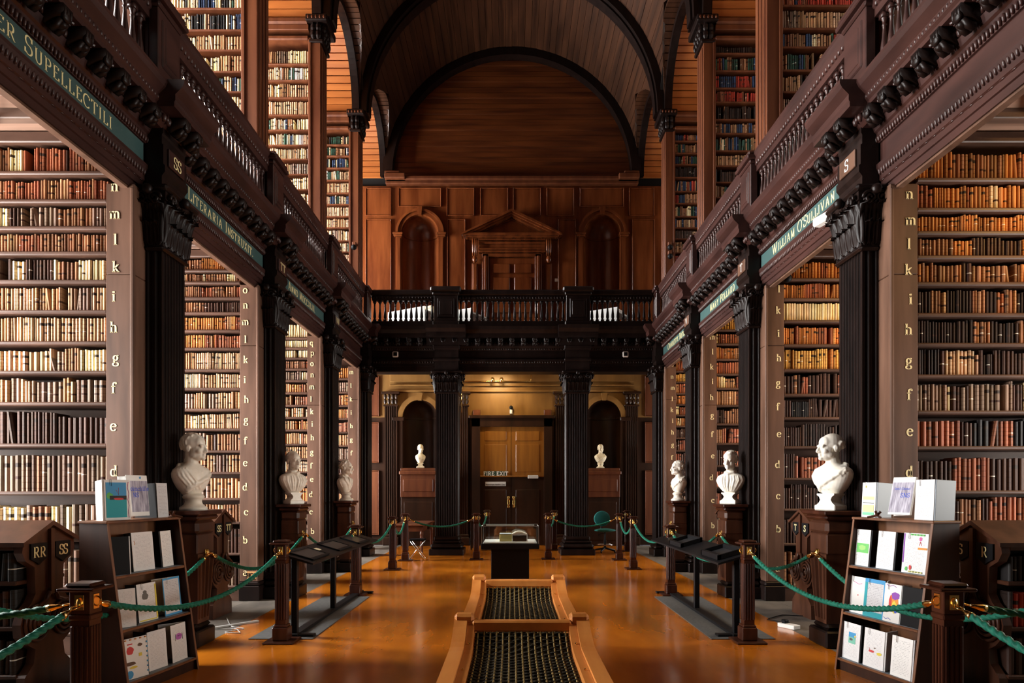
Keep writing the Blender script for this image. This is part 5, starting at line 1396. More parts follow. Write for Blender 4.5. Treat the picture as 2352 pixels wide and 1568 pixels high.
def rack(s, ox, label):
    """leaning-front rack: local x along the front (left to right as seen from the front), local y into the rack"""
    if s < 0: near, far = Vector((-2.735+ox, 4.87, 0)), Vector((-2.60+ox, 5.67, 0))
    else: near, far = Vector((2.86, 4.87, 0)), Vector((2.68, 5.67, 0))
    ex = (far-near).normalized() if s < 0 else (near-far).normalized()
    O = near if s < 0 else far
    ey = Vector((-ex.y, ex.x, 0)); Wd = (far-near).length
    rz = math.atan2(ex.y, ex.x)
    t = thing('display_rack', label, 'rack', tuple(O), rz)
    HT, DB, DT = 1.26, .40, .22                                # height, depth at foot and top
    sl = (DB-DT)/HT                                            # front leans back by sl per metre
    fr = lambda z: sl*z
    for x0 in (0, Wd-.02):
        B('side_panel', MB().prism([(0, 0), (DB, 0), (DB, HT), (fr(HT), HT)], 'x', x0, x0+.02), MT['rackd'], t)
        B('side_edging', MB().prism([(-.004, 0), (.004, 0), (fr(HT)+.004, HT), (fr(HT)-.004, HT)], 'x', x0, x0+.02), MT['rack'], t)
    B('back_panel', MB().box(.02, Wd-.02, DB-.015, DB, .03, HT), MT['rack'], t)
    B('rack_top', MB().bev(-.008, Wd+.008, fr(HT)-.012, DB+.01, HT-.02, HT, .004), MT['rack'], t)
    for z in TIERS:
        B('tier', MB().bev(.02, Wd-.02, fr(z)-.006, DB-.015, z-.02, z, .004), MT['rack'], t)
        B('tier_liner', MB().box(.022, Wd-.022, fr(z)+.012, DB-.017, z, z+.002), MT['cover_g'], t)
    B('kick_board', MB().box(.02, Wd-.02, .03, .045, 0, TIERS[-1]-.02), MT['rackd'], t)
    return (s, O, ex, ey, Wd), fr, HT
TIERS = [.86, .475, .10]
rl, fr, HT = rack(-1, 0.0, 'dark walnut display rack of school booklets before the RR desk')
rr, fr, HT = rack(1, 0.0, 'dark walnut display rack of school booklets on the right')
zt = HT+.001
# --- left rack (u: 0 near camera .. 1 far)
booklet(rl, 'tall white folded card with turquoise ship drawing on the left rack top', .22, zt, .20, .30, -.30, 70, -1, 'paper', 'paper', [('r', SKY, (.06,.85,.55,.93)), ('r', TEA, (.06,.85,.06,.55)), ('e', GRN, (.2,.6,.12,.08)), ('r', BLK, (.2,.85,.5,.6)), ('e', RED, (.55,.52,.2,.03)), ('l', RED, ((.55,.8),(.55,.62),(.45,.75))), ('l', PNK, ((.93,.05),(.9,.2),(.95,.35),(.9,.5),(.95,.65),(.9,.8),(.94,.95)))], .06, fy=fr(HT)+.05)
booklet(rl, 'white poster card with lilac library photograph on the left rack top', .56, zt+.02, .21, .32, -.1, 25, 1, 'paper', 'paper', [('r', 'lilac', (.18,.98,.1,.86)), ('t', BLU, ('oimchille', .6, .62, .022)), ('t', BLU, ('NS', .4, .46, .024)), ('e', SKY, (.66,.94,.04,.03))], .1, fy=fr(HT)+.09, clip=False)
booklet(rl, 'open white booklet with black spine and grey handwriting on the left rack top', .86, zt, .20, .28, .25, 75, -1, 'cover_k', 'page3', [], .06, fy=fr(HT)+.06, clip=False)
st = tag(B('card_stand', MB().tube([(-.05,0,.012),(0,-.05,.03),(.02,-.06,.06)], .01, 6).tube([(.05,0,.012),(0,-.05,.03),(-.02,-.06,.06)], .01, 6), MT['desk'], None, (-2.62, 5.32, HT+.0)), 'little carved wooden stand holding the poster on the left rack', 'stand')
z1, z2, z3 = [z+.003 for z in TIERS]
booklet(rl, 'black booklet with grey page edges, nearest on the left rack upper tier', .10, z1, .19, .28, -.5, 60, 1, 'page2', 'cover_k', [], .1, fy=fr(z1)+.04, clip=False)
booklet(rl, 'white lettered page with small orange figure on the left rack upper tier', .48, z1, .21, .297, -.1, 55, -1, 'cover_k', 'page2', [('l', ORG, ((.1,.78),(.14,.72),(.1,.68)))], .1, fy=fr(z1)+.05, clip=False)
booklet(rl, 'narrow white page beside black cover, far end of left rack upper tier', .84, z1, .15, .29, .1, 70, -1, 'cover_k', 'page', [], .1, fy=fr(z1)+.06, clip=False)
booklet(rl, 'half-open white booklet with black cover, near end of left rack middle tier', .12, z2, .18, .28, -.5, 75, 1, 'cover_k', 'page2', [], .1, fy=fr(z2)+.05, clip=False)
booklet(rl, 'yellow-edged page with grey teddy bear drawing on the left rack middle tier', .45, z2, .20, .29, -.05, 60, -1, 'cover_k', 'page2', [('e', (.14,.13,.12), (.4,.66,.16,.09)), ('e', (.14,.13,.12), (.4,.76,.1,.06)), ('r', YEL, (.92,.99,.05,.95)), ('r', YEL, (.05,.95,.02,.05))], .1, fy=fr(z2)+.05)
booklet(rl, 'blue-bordered grey letter at the far end of the left rack middle tier', .80, z2, .22, .30, .05, 30, 1, 'paper', 'page3', [('r', SKY, (0,.05,0,1)), ('r', SKY, (.95,1,0,1)), ('r', SKY, (0,1,.95,1)), ('r', SKY, (0,1,0,.05))], .1, fy=fr(z2)+.045)
booklet(rl, 'white card with red kettle and figure drawing, left rack bottom tier', .17, z3, .21, .297, -.2, 70, -1, 'cover_k', 'paper', [('e', RED, (.3,.7,.14,.1)), ('r', RED, (.2,.4,.84,.87)), ('e', BRN, (.7,.8,.09,.04)), ('r', YEL, (.64,.76,.52,.6)), ('e', BRN, (.28,.38,.22,.05)), ('e', YEL, (.4,.28,.15,.03)), ('e', SKY, (.25,.12,.12,.1))]+[('r', SKY, (.95,.99,.1+.12*j,.14+.12*j)) for j in range(7)]+[('r', ORG, (.1+.2*j,.15+.2*j,.95,.98)) for j in range(5)], .08, fy=fr(z3)+.03, clip=False)
booklet(rl, 'white written page before a black cover, left rack bottom tier', .50, z3, .20, .297, -.05, 65, -1, 'cover_k', 'page2', [], .08, fy=fr(z3)+.05, clip=False)
booklet(rl, 'white page with purple face drawing, far end of left rack bottom tier', .82, z3, .20, .297, .05, 60, 1, 'paper', 'page2', [('e', (.45,.12,.45), (.5,.66,.2,.09)), ('l', BLK, ((.28,.74),(.26,.56))), ('l', BLK, ((.72,.74),(.74,.56))), ('e', BLK, (.45,.68,.03,.015)), ('e', BLK, (.57,.68,.03,.015))], .08, fy=fr(z3)+.05, clip=False)
# --- right rack (u: 0 far .. 1 near camera)
booklet(rr, 'white card with yellow field and green grass drawing on the right rack top', .13, zt, .18, .285, -.12, 70, 1, 'cover_g', 'paper', [('e', YEL, (.28,.88,.05,.03)), ('r', (.70,.80,.35), (.1,.9,.5,.6)), ('l', BLK, ((.1,.42),(.5,.41),(.9,.40))), ('r', (.80,.78,.35), (.1,.9,.15,.35)), ('r', (.20,.6,.36), (.1,.92,.06,.14))], .05, fy=fr(HT)+.05)
booklet(rr, 'tilted poster with lilac library photograph on the right rack top', .50, zt+.03, .20, .30, .12, 15, 1, 'paper', 'paper', [('r', 'lilac', (.02,.98,.06,.86)), ('t', BLU, ('Scoil Chonai', .5, .66, .0125)), ('t', BLU, ('SNS', .66, .46, .024))], .22, fy=fr(HT)+.07, clip=False)
booklet(rr, 'white page with grey board cover at the near end of the right rack top', .82, zt, .20, .30, -.12, 75, 1, 'cover_g', 'page2', [], .05, fy=fr(HT)+.05)
st = tag(B('card_stand', MB().tube([(-.05,0,.012),(0,-.05,.03),(.02,-.06,.06)], .01, 6).tube([(.05,0,.012),(0,-.05,.03),(-.02,-.06,.06)], .01, 6), MT['desk'], None, (2.80, 5.28, HT+.0)), 'little carved wooden stand holding the poster on the right rack', 'stand')
booklet(rr, 'written page with bright green painting, far end of right rack upper tier', .11, z1, .19, .297, -.05, 65, 1, 'cover_k', 'page', [('r', (.16,.55,.14), (.2,.95,.36,.62)), ('e', (.35,.68,.2), (.55,.5,.22,.07))], .1, fy=fr(z1)+.045)
booklet(rr, 'white pencilled page with deep black cover on the right rack upper tier', .43, z1, .19, .297, -.05, 70, 1, 'cover_k', 'page2', [], .1, fy=fr(z1)+.045)
booklet(rr, 'grey page with purple border and red-legged figure, near end of right rack upper tier', .79, z1, .22, .30, .05, 75, -1, 'cover_k', 'page2', [('r', PUR, (.02,.07,.25,.98)), ('e', PNK, (.7,.86,.06,.05)), ('l', RED, ((.7,.8),(.66,.7))), ('l', RED, ((.7,.8),(.75,.7))), ('r', ORG, (.62,.98,.6,.65)), ('e', GRN, (.2,.1,.05,.05)), ('e', RED, (.36,.14,.05,.06))]+[('r', GRN, (.3+.12*j,.38+.12*j,.94,.98)) for j in range(5)]+[('r', (.5,.5,.2), (.3+.12*j,.38+.12*j,.02,.06)) for j in range(5)], .1, fy=fr(z1)+.04)
booklet(rr, 'white page with pink pencil figure, far end of right rack middle tier', .12, z2, .19, .297, -.05, 60, 1, 'cover_k', 'paper', [('l', PNK, ((.3,.85),(.6,.8),(.8,.83))), ('e', RED, (.6,.5,.03,.02)), ('l', RED, ((.45,.2),(.5,.1)))], .1, fy=fr(z2)+.045)
booklet(rr, 'letter with broad blue and turquoise border on the right rack middle tier', .38, z2, .22, .30, -.02, 45, 1, 'paper', 'page3', [('r', TEA, (0,.14,0,1)), ('r', SKY, (0,1,.9,1)), ('r', TEA, (0,1,0,.14)), ('r', SKY, (.94,1,0,1))], .1, fy=fr(z2)+.03)
booklet(rr, 'white card with purple, yellow and orange drawing on the right rack middle tier', .62, z2, .17, .29, -.02, 60, 1, 'paper', 'paper', [('e', ORG, (.6,.52,.26,.24)), ('e', PUR, (.68,.7,.24,.1)), ('e', YEL, (.66,.4,.16,.16)), ('e', RED, (.4,.5,.08,.2)), ('e', BLU, (.75,.35,.1,.1)), ('l', PUR, ((.1,.97),(.3,.93),(.5,.97),(.7,.93))), ('l', BLU, ((.08,.1),(.2,.06),(.35,.1),(.5,.06)))], .1, fy=fr(z2)+.02)
booklet(rr, 'plain black booklet at the near end of the right rack middle tier', .86, z2, .21, .29, .0, 35, 1, 'cover_k', 'cover_k', [], .1, fy=fr(z2)+.02, clip=False)
booklet(rr, 'page with small blue sky and tractor drawing, far end of right rack bottom tier', .15, z3, .21, .297, -.05, 65, 1, 'cover_k', 'page2', [('r', SKY, (.35,.75,.62,.75)), ('r', (.2,.55,.42), (.35,.75,.45,.62)), ('e', (.1,.1,.1), (.5,.56,.09,.035)), ('e', YEL, (.72,.66,.04,.03))], .08, fy=fr(z3)+.03)
booklet(rr, 'written page with red bird drawing on the right rack bottom tier', .47, z3, .22, .297, -.02, 60, 1, 'paper', 'page2', [('e', RED, (.4,.42,.14,.03)), ('l', RED, ((.28,.5),(.32,.44))), ('e', BRN, (.55,.52,.05,.015)), ('e', YEL, (.78,.4,.12,.04))], .08, fy=fr(z3)+.02)
booklet(rr, 'handwritten page with open grey pages behind, near end of right rack bottom tier', .82, z3, .20, .297, -.02, 70, 1, 'page3', 'page', [], .08, fy=fr(z3)+.01)
# ================================================================== glass case, benches, stands, mats
t = thing('display_case', 'black pedestal case with a glass box holding an open manuscript', 'display case', (-.03, 11.05, 0))
B('case_pedestal', MB().bev(-.30, .30, -.28, .28, 0, .56, .006), MT['black'], t)
B('case_tray', MB().bev(-.46, .46, -.36, .36, .56, .645, .006), MT['black'], t)
B('case_floor', MB().bev(-.42, .42, -.32, .32, .645, .665, .004), MT['white'], t)
for x in (-.448, .448): B('glass_pane', MB().box(x-.003, x+.003, -.35, .35, .645, .915), MT['glass'], t)
for y in (-.348, .348): B('glass_pane', MB().box(-.445, .445, y-.003, y+.003, .645, .915), MT['glass'], t)
B('glass_lid', MB().box(-.45, .45, -.35, .35, .915, .922), MT['glass'], t)
mb = MB()
for x in (-.448, .448):
    for y in (-.348, .348): mb.box(x-.006, x+.006, y-.006, y+.006, .645, .92)
for y in (-.348, .348): mb.box(-.454, .454, y-.006, y+.006, .915, .924)
for x in (-.448, .448): mb.box(x-.006, x+.006, -.354, .354, .915, .924)
B('case_frame', mb, plain('edge_strip', (.25, .27, .27), .25, .6), t)
o = B('light_strip', MB().box(-.40, .40, .30, .335, .895, .912), MT['grey'], t)
l = bpy.data.lights.new('case_light', 'AREA'); l.shape = 'RECTANGLE'; l.size = .78; l.size_y = .03; l.energy = 2.2; l.color = (.98, 1.0, .92)
lo = bpy.data.objects.new('case_light', l); col.objects.link(lo); lo.parent = t; lo.location = (0, .317, .89); lo.rotation_euler = (-.5, 0, 0)
t = thing('open_manuscript', 'open parchment manuscript on a clear cradle inside the glass case', 'book', (-.03, 11.05, .666))
mb = MB()
for j in range(9): mb.bev(-.17, .03, -.14, .14, .0+.0125*j, .0105+.0125*j, .003)
B('page_block', mb, plain('parchment_edge', (.62, .55, .22), .7), t)
pts = []
for k in range(12):
    a = k/11; pts.append((.03+.24*a, .115+.05*math.sin(PI*a)*(1-.3*a)))
prof = pts + [(x, z-.02) for x, z in pts[::-1]]
B('turned_pages', MB().prism(prof, 'y', -.14, .14), plain('parchment_page', (.70, .66, .52), .7), t)
mb = MB()
for y in (-.15, .14): mb.box(.03, .038, y, y+.01, 0, .12).box(.27, .278, y, y+.01, 0, .12).box(.03, .278, y, y+.01, .11, .12)
B('cradle', mb, MT['white'], t)
mb = MB().box(-.17, .02, -.142, .142, .115, .12).box(.04, .265, -.1, .1, .0, .085); B('rear_boards', mb, MT['lowdark'], t)
# two curled-end benches with woven mesh
def bench(yf, label, full):
    w = .90; t = thing('mesh_bench', label, 'bench', (.065, yf, 0), group='beech benches with woven black mesh')
    Lb = 2.06; zf = .505
    def zc(q):                                                 # height of the side rail, q metres from the far end
        return zf + (.125*(1-q/.42)**2 if q < .42 else 0)
    for s in (-1, 1):
        poly = []
        N = 24
        for i in range(N+1):
            q = Lb*i/N; poly.append((-q, zc(q)))
        for i in range(N+1):
            q = Lb*(1-i/N); poly.append((-q, zc(q)-.10))
        B('side_rail', MB().prism(poly, 'x', s*(w/2-.085), s*w/2), MT['bench'], t)
        poly2 = [(a, b-.02 if k <= N else b) for k, (a, b) in enumerate(poly)]
        B('inner_rail', MB().prism(poly2, 'x', s*(w/2-.135), s*(w/2-.087)), MT['bench'], t)
        B('end_post', MB().bev(s*(w/2-.13), s*w/2, -.03, .07, .42, zc(0)+.025, .018), MT['bench'], t)
        for q in (.25, .8, 1.4, 1.95): B('screw', MB().ell((s*(w/2-.11), -q, zc(q)-.015), (.008, .008, .006), 8, 5), MT['brass'], t)
        for q in (.12, 1.9): B('leg', MB().bev(s*(w/2-.12), s*(w/2-.03), -q-.04, -q+.04, 0, zc(q)-.05, .01), MT['bench'], t)
    B('end_rail', MB().bev(-w/2+.12, w/2-.12, -.05, .02, zc(0)-.09, zc(0)-.015, .012), MT['bench'], t)
    B('end_rail', MB().bev(-w/2+.12, w/2-.12, -Lb, -Lb+.06, zf-.09, zf-.018, .012), MT['bench'], t)
    iw = w/2-.14
    pad = MB(); N = 16; vs = []; fs = []
    for i in range(N+1):
        q = .04+(Lb-.1)*i/N
        vs += [(-iw, -q, zc(q)-.075), (iw, -q, zc(q)-.075)]
    for i in range(N): fs.append((2*i, 2*i+2, 2*i+3, 2*i+1))
    m = len(vs); vs += [(a, b, c-.012) for a, b, c in vs]; fs += [tuple(k+m for k in f)[::-1] for f in fs]
    B('seat_sling', pad.add(vs, fs), plain('mesh_backing', (.008, .008, .006), .8) if full else bpy.data.materials['mesh_backing'], t)
    nb = 15
    for k in range(nb):
        x = -iw+.02+(2*iw-.04)*k/(nb-1)
        pts = [(x, -(.04+(Lb-.1)*i/40), zc(.04+(Lb-.1)*i/40)-.063+.004*math.sin(i*PI/1.0+k*PI)) for i in range(41)]
        B('lengthwise_cord', MB().tube(pts, .006, 5), MT['cord'], t)
    mb = MB()
    n = 62
    for i in range(n):
        q = .06+(Lb-.14)*i/(n-1)
        pts = [(-iw+2*iw*j/30, -q, zc(q)-.064+.006*math.sin(j*PI*(nb-1)/30+i*PI)) for j in range(31)]
        mb.tube(pts, .005, 4)
    o = B('cross_cords', mb, MT['cord2'], t); o['kind'] = 'stuff'
MT['cord'] = noisy('ochre_black_cord', (.10, .065, .012), (.24, .16, .035), .6, (6, 90, 6))
MT['cord2'] = noisy('black_cord', (.012, .010, .006), (.05, .036, .012), .6, (60, 6, 6))
bench(6.66, 'far beech bench with woven black mesh before the glass case', True)
bench(4.58, 'near beech bench with woven black mesh at the bottom of the picture', False)
def stand(s, label):
    x = s*2.2; sx = 1 if s < 0 else -1
    t = thing('reading_stand', label, 'stand', (x if s < 0 else 2.27, 0, 0), group='black reading stands')
    for y in (6.92, 8.4, 9.82): B('post', MB().bev(-.03, .03, y-.03, y+.03, .03, .80, .003), MT['blackm'], t)
    B('base_bar', MB().bev(-.05, .05, 6.86, 9.9, 0.005, .04, .006), MT['blackm'], t)
    for y in (6.92, 9.82): B('base_foot', MB().bev(-.05, .2, y-.05, y+.05, 0.005, .03, .006) if s < 0 else MB().bev(-.2, .05, y-.05, y+.05, 0.005, .03, .006), MT['blackm'], t)
    a = -.35*sx
    pr = [(-.10*sx, .865), (.24*sx, .765), (.24*sx, .745), (-.10*sx, .84)]
    B('sloping_panel', MB().prism(pr, 'y', 6.72, 9.95), MT['blackm'], t)
    for j in range(3 if s < 0 else 2):
        y0 = 6.85+1.05*j if s < 0 else 6.85+1.5*j
        z = lambda u: .868-(u+.10)*.294
        fb = MB()
        for (ua, ub, ya, yb2) in ((-.06, .2, y0, y0+.03), (-.06, .2, y0+.6, y0+.63), (-.06, -.03, y0, y0+.63), (.17, .2, y0, y0+.63)):
            hh = .012 if s < 0 else .05
            fb.prism([(ua*sx, z(ua)), (ub*sx, z(ub)), (ub*sx, z(ub)+hh), (ua*sx, z(ua)+hh)], 'y', ya, yb2)
        B('label_frame', fb, MT['black'], t)
        B('label_card', MB().prism([(-.03*sx, z(-.03)+.002), (.17*sx, z(.17)+.002), (.17*sx, z(.17)+.006), (-.03*sx, z(-.03)+.006)], 'y', y0+.03, y0+.6), plain('dark_label', (.03, .03, .032), .35), t)
        if j == 0:
            B('small_note', MB().prism([(.02*sx, z(.02)+.007), (.08*sx, z(.08)+.007), (.08*sx, z(.08)+.009), (.02*sx, z(.02)+.009)], 'y', y0+.65, y0+.75), MT['cream'], t)
stand(-1, 'low black reading stand on a grey mat, left of the benches')
stand(1, 'low black reading stand with raised frames, right of the benches')
for s, nm in ((-1, 'left'), (1, 'right')):
    tag(B('floor_mat', MB().bev(s*1.98, s*2.62, 6.78, 9.5, 0, .008, .003), MT['mat']), 'grey rubber mat under the %s reading stand' % nm, 'mat')
# ================================================================== back of the hall
t = thing('side_table', 'reddish wooden table with turned legs left of the left column', 'table', (-2.27, 15.9, 0))
B('table_top', MB().bev(-.36, .36, -1.0, .95, .70, .735, .008), MT['upper'], t)
B('apron', MB().box(-.32, .32, -.95, .9, .58, .70), MT['upper'], t)
for x in (-.29, .29):
    for y in (-.92, .87): B('leg', MB().lathe([(.018, 0), (.026, .03), (.016, .06), (.024, .12), (.034, .3), (.03, .42), (.04, .46), (.03, .48), (.042, .5), (.042, .6)], 10, (x, y)), MT['upper'], t, smooth=True)
t = thing('folding_stool', 'folding stool with chrome legs and black seat beside the small table', 'stool', (-2.02, 14.62, 0))
B('seat', MB().bev(-.17, .17, -.15, .15, .40, .45, .02), MT['cover_k'], t)
for y in (-.12, .12):
    for q in (-1, 1): B('leg', MB().tube([(q*.16, y, .012), (-q*.14, y, .40)], .012, 8), MT['chrome'], t, smooth=True)
B('cross_bar', MB().tube([(-.16, -.12, .02), (-.16, .12, .02)], .01, 6).tube([(.16, -.12, .02), (.16, .12, .02)], .01, 6), MT['chrome'], t)
t = thing('small_stand_table', 'small dark table right behind the left column', 'table', (-1.22, 17.2, 0))
B('table_top', MB().bev(-.25, .25, -.3, .3, .70, .73, .006), MT['post'], t)
for x in (-.21, .21):
    for y in (-.26, .26): B('leg', MB().bev(x-.018, x+.018, y-.018, y+.018, 0, .70, .004), MT['lowdark'], t)
t = thing('office_chair', 'teal swivel office chair beside the right column', 'chair', (2.22, 16.3, 0), .2)
sm = remeshed(MB().ell((0, 0, .53), (.26, .25, .045), 20, 10), 'seat', MT['teal'], .012, 2); link('seat', sm, t)
bm = remeshed(MB().ell((0, .22, .80), (.21, .04, .19), 20, 14), 'backrest', MT['teal'], .012, 2); link('backrest', bm, t)
B('back_arm', MB().tube([(0, .05, .48), (0, .26, .50), (0, .27, .72)], .018, 8), MT['blackm'], t)
B('gas_lift', MB().lathe([(.03, .1), (.03, .3), (.02, .3), (.02, .5)], 10), MT['blackm'], t)
B('foot_ring', MB().tube([(.19*math.cos(2*PI*i/24), .19*math.sin(2*PI*i/24), .19) for i in range(25)], .012, 6), MT['chrome'], t, smooth=True)
for k in range(3): B('ring_spoke', MB().tube([(0, 0, .19), (.19*math.cos(2*PI*k/3), .19*math.sin(2*PI*k/3), .19)], .007, 6), MT['chrome'], t)
for k in range(5):
    a = 2*PI*k/5+.3; B('base_arm', MB().tube([(0, 0, .11), (.29*math.cos(a), .29*math.sin(a), .05)], [.024, .016], 8).ell((.29*math.cos(a), .29*math.sin(a), .028), (.022, .022, .028), 8, 6), MT['blackm'], t)
B('lever', MB().tube([(0, 0, .47), (-.16, -.05, .44), (-.2, -.06, .40)], .008, 6), MT['blackm'], t)
# spiral stairs in the corner alcoves
for s, nm in ((-1, 'left'), (1, 'right')):
    t = thing('spiral_staircase', 'narrow spiral stair with curved handrail in the far %s corner alcove' % nm, 'staircase', (s*4.35, 17.1, 0))
    B('newel_post', MB().lathe([(.06, 0), (.06, 5.2)], 12), MT['lowdark'], t, smooth=True)
    rail = []
    for k in range(22):
        a = k*.36+(.4 if s < 0 else 2.4); z = .22+.225*k
        B('tread', MB().prism([(.05*math.cos(a), .05*math.sin(a)), (.75*math.cos(a-.2), .75*math.sin(a-.2)), (.78*math.cos(a), .78*math.sin(a)), (.75*math.cos(a+.2), .75*math.sin(a+.2))], 'z', z-.035, z), MT['post'] if s < 0 else MT['grey'], t)
        B('spindle', MB().tube([(.72*math.cos(a), .72*math.sin(a), z), (.72*math.cos(a), .72*math.sin(a), z+.85)], .012, 6), MT['blackm'], t)
        rail.append((.72*math.cos(a), .72*math.sin(a), z+.87))
    B('handrail', MB().tube(rail, .035, 8), MT['post'], t, smooth=True)
for s, nm in ((-1, 'left'), (1, 'right')):
    t = thing('notice_board', 'framed wooden panel standing by the %s corner pilaster' % nm, 'panel', (s*3.62, 15.95, 1.35))
    B('board', MB().bev(-.02, .02, -.22, .22, 0, .72, .004), MT['upper'], t)
    B('board_frame', MB().bev(-.03, .03, -.25, -.21, -.03, .75, .004).bev(-.03, .03, .21, .25, -.03, .75, .004).bev(-.03, .03, -.25, .25, -.03, .01, .004).bev(-.03, .03, -.25, .25, .71, .75, .004), MT['post'], t)
# fittings under and on the end gallery
for q, xq in ((-1, 908.5), (1, 1436.5)):
    xx = (xq-1176)*(YE+.02)/1568
    t = thing('alarm_box', 'small white-framed black alarm box %s on the end gallery frieze' % ('left' if q < 0 else 'right'), 'alarm', (xx, YE+.02, 4.62), group='alarm boxes')
    mb = MB().bev(-.07, .07, -.04, 0, -.07, .07, .02); B('housing', mb, MT['white'], t)
    B('lens', MB().bev(-.042, .042, -.05, -.03, -.042, .042, .006), MT['cover_k'], t)
t = thing('spotlight_pair', 'pair of brass spotlights on conduit above the fire exit', 'light', (-.5, 17.6, 4.42))
B('conduit', MB().tube([(-.85, .78, -.85), (-.85, .78, -.05), (-.80, .78, 0), (1.0, .78, 0), (1.02, .78, .2)], .012, 8), MT['brass'], t, smooth=True)
B('hanging_bar', MB().tube([(-.02, .78, 0), (-.02, .62, -.02)], .01, 6).tube([(.22, .78, 0), (.22, .62, -.02)], .01, 6), MT['brass'], t)
for x in (-.02, .22): B('lamp_head', MB().lathe([(.02, .07), (.05, .05), (.055, -.05), (.045, -.055)], 12, (x, .58), cap=True), MT['brass'], t, smooth=True)
for x, yy in ((-.52, 17.9), (-.28, 17.9), (-1.9, 17.3), (1.9, 17.3)):  # outer two are extra spots, added beyond the brass pair
    l = bpy.data.lights.new('gallery_spot', 'SPOT'); l.energy = 58 if abs(x) < 1 else 34; l.color = (1.0, .72, .34); l.spot_size = 2.6; l.spot_blend = .8; l.shadow_soft_size = .06
    lo = bpy.data.objects.new('gallery_spot', l); col.objects.link(lo); lo.location = (x, yy-.35, 4.55); lo.rotation_euler = (.55, 0, 0)
for x, nm in ((-1.9, 'left'), (1.9, 'right')):  # lamp bodies made up to house the two added outer spots
    t = thing('added_soffit_lamp', 'small added brass lamp under the end gallery soffit before the %s niche' % nm, 'lamp', (x, 16.95, 4.8), group='added lamps under the end gallery')
    B('lamp_stem', MB().tube([(0, 0, 0), (0, 0, -.12)], .012, 8), MT['brass'], t)
    B('lamp_shade', MB().lathe([(.02, -.10), (.06, -.14), (.075, -.2)], 14, cap=False), MT['brass'], t, smooth=True)
for xq, nm in ((1095, 'left'), (1258, 'right')):
    tag(B('junction_box', MB().bev(-.10, .10, -.06, 0, -.08, .08, .008), MT['upper'], None, (px(xq), YB-.001, pz(948))), 'square wooden box above the %s corner of the fire exit' % nm, 'box')
t = thing('door_sensor', 'small black and white sensor above the fire exit door', 'sensor', (px(1174), YB, pz(945)))
B('sensor_head', MB().ell((0, -.07, .10), (.05, .05, .06), 10, 8), MT['cover_k'], t, smooth=True); B('sensor_body', MB().bev(-.035, .035, -.09, -.02, -.07, .05, .01), MT['white'], t)
B('bracket', MB().box(-.02, .02, -.03, .0, -.05, .08), MT['grey'], t)
# things kept on the end gallery
def onb(nm, lb, cat, x, y, parts):
    t = thing(nm, lb, cat, (x, y, ZG), -.55 if nm != 'plinth_stool' else 0)
    for pn, mb, m in parts: B(pn, mb, MT[m], t)
    return t
for i, (x, wd, lb) in enumerate(((-2.35, 1.15, 'white table behind the balusters at the left of the end gallery'), (-1.0, .5, 'small white table behind the end gallery rail, left of its middle bay'), (2.35, .8, 'white table behind the balusters at the right of the end gallery'))):
    legs = MB()
    t = onb('gallery_table', lb, 'table', x, 16.65, [('table_top', MB().bev(-wd/2, wd/2, -.35, .35, .50, .54, .006), 'white'), ('cloth', MB().box(-wd/2, wd/2, -.36, -.352, .05, .62), 'white')])
    for lx in (-wd/2+.04, wd/2-.04):
        for ly in (-.3, .3): B('leg', MB().box(lx-.02, lx+.02, ly-.02, ly+.02, 0, .5), MT['grey'], t)
onb('archive_box', 'cream cardboard box on the left gallery table', 'box', -2.1, 16.85, [('box_body', MB().bev(-.28, .28, -.2, .2, .542, .72, .004), 'cream'), ('box_lid', MB().bev(-.29, .29, -.21, .21, .70, .76, .004), 'cream')])
onb('archive_box', 'long cream box at the left end of the gallery table', 'box', -2.65, 16.75, [('box_body', MB().bev(-.25, .25, -.15, .15, .542, .64, .004), 'cream'), ('box_lid', MB().bev(-.26, .26, -.16, .16, .62, .66, .004), 'cream')])
onb('archive_box', 'white cardboard box on the gallery table at the right end', 'box', 2.45, 16.8, [('box_body', MB().bev(-.22, .22, -.16, .16, .542, .68, .004), 'white'), ('box_lid', MB().bev(-.23, .23, -.17, .17, .66, .70, .004), 'white')])
bust('marble_bust', 'small marble bust behind the balusters on the right of the end gallery', (2.2, 17.3, ZG+.2), .4, 71, 'curly', 'toga', .2, 1.0, False, .8, 'marble2', .010)
t = onb('plinth_stool', 'low dark stool under the gallery bust', 'stool', 2.2, 17.3, [('seat', MB().bev(-.18, .18, -.18, .18, .15, .198, .006), 'post')])
for x in (-.14, .14):
    for y in (-.14, .14): B('leg', MB().box(x-.02, x+.02, y-.02, y+.02, 0, .15), MT['post'], t)
# security cameras and small electrics
def dome(nm_label, loc):
    t = thing('security_camera', nm_label, 'camera', loc, group='dome cameras')
    B('camera_dome', MB().ell((0, -.08, 0), (.06, .06, .06), 14, 10), MT['cover_k'], t, smooth=True)
    B('camera_mount', MB().bev(-.04, .04, -.08, 0, .05, .13, .01), MT['upper'], t)
dome('black dome camera on the last gallery pier, right', (3.5, FIN[3]+.0, 6.86)); dome('black dome camera on the last gallery pier, left', (-3.5, FIN[3]+.0, 6.86))
dome('lower black dome camera on the last gallery pier, right', (3.5, FIN[3]+.0, 6.66))
dome('black dome camera at the head of the second right bookcase', (3.66, FIN[1]+.0, 4.30))
t = thing('security_camera', 'white bullet camera above the first right capital', 'camera', (3.30, 6.98, 4.24))
B('camera_body', MB().bev(-.10, .0, -.05, .22, .0, .09, .015, mat=Matrix.Rotation(.25, 4, 'Z')), MT['white'], t)
B('camera_bracket', MB().bev(-.02, .1, -.16, -.12, -.05, .06, .01).bev(-.05, .02, -.16, -.02, -.05, -.02, .008), MT['white'], t)
t = thing('socket_strip', 'white power socket strip on the floor beside the T and S desk', 'socket', (2.98, 7.35, 0), .5)
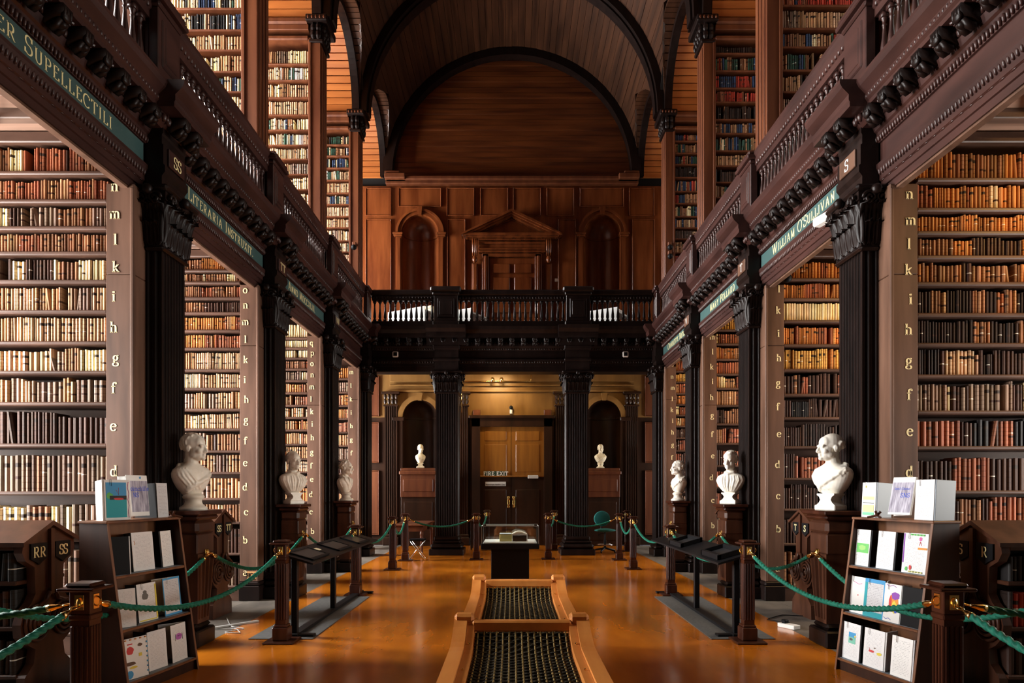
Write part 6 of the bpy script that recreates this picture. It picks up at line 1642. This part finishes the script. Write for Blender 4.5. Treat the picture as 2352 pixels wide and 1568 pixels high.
B('socket_body', MB().bev(-.05, .05, -.11, .11, 0, .045, .006), MT['white'], t)
B('plug', MB().bev(-.03, .03, .02, .08, .045, .085, .008), MT['cover_k'], t)
def cable(lb, pts, m, r=.005):
    pp = []
    for i in range(len(pts)-1):
        for k in range(6):
            q = k/6; a, b = Vector(pts[i]), Vector(pts[i+1]); pp.append(a.lerp(b, q))
    pp.append(Vector(pts[-1])); sm = [pp[0]]+[(pp[i-1]+pp[i]*2+pp[i+1])/4 for i in range(1, len(pp)-1)]+[pp[-1]]
    tag(B('cable', MB().tube(sm, r, 6), MT[m], None, smooth=True), lb, 'cable')
cable('black cable trailing from the white socket strip', [(2.98, 7.45, .05), (3.1, 7.6, .006), (2.9, 7.8, .006), (3.2, 8.1, .006), (3.5, 8.0, .006)], 'cover_k')
cable('coiled white cable on the floor beside the left SS and TT desk', [(-3.3, 7.9, .006), (-3.05, 7.4, .006), (-2.85, 7.3, .006), (-3.0, 7.1, .006), (-2.8, 7.05, .006), (-2.95, 7.3, .006), (-3.3, 7.2, .006)], 'grey')
tag(B('floor_duct', MB().bev(-.02, .02, -.45, .45, 0, .02, .004), MT['grey'], None, (-3.15, 7.35, 0), -.7), 'grey cable duct lying beside the left second desk', 'duct')
t = thing('hose_sign', 'orange HOSE label at the foot of the second left bookcase', 'sign', (-3.475, FIN[1]-.002, .34))
B('sign_plate', MB().bev(-.075, .075, -.004, 0, -.045, .055, .001), clr((.62, .30, .10)), t)
letters('sign_letter', 'HOSE', .036, MT['cover_k'], t, (0, -.0045, -.02), 0, .24, .2, .2)

# warm strip lamps under the ceiling of the right alcoves
for k, y in enumerate(BAYS[1:5]):
    t = thing('alcove_lamp', 'warm strip lamp under the ceiling of right alcove %s' % ORD[k], 'lamp', (5.5, y-.2, 4.60), group='alcove strip lamps')
    B('lamp_housing', MB().bev(-.45, .45, -.05, .05, -.02, .04, .008), MT['grey'], t)
    l = bpy.data.lights.new('alcove_lamp_light', 'AREA'); l.shape = 'RECTANGLE'; l.size = .85; l.size_y = .07; l.energy = 75; l.color = (1.0, .60, .22)
    lo = bpy.data.objects.new('alcove_lamp_light', l); col.objects.link(lo); lo.parent = t; lo.location = (0, 0, -.03); lo.rotation_euler = (.35, 0, 0)
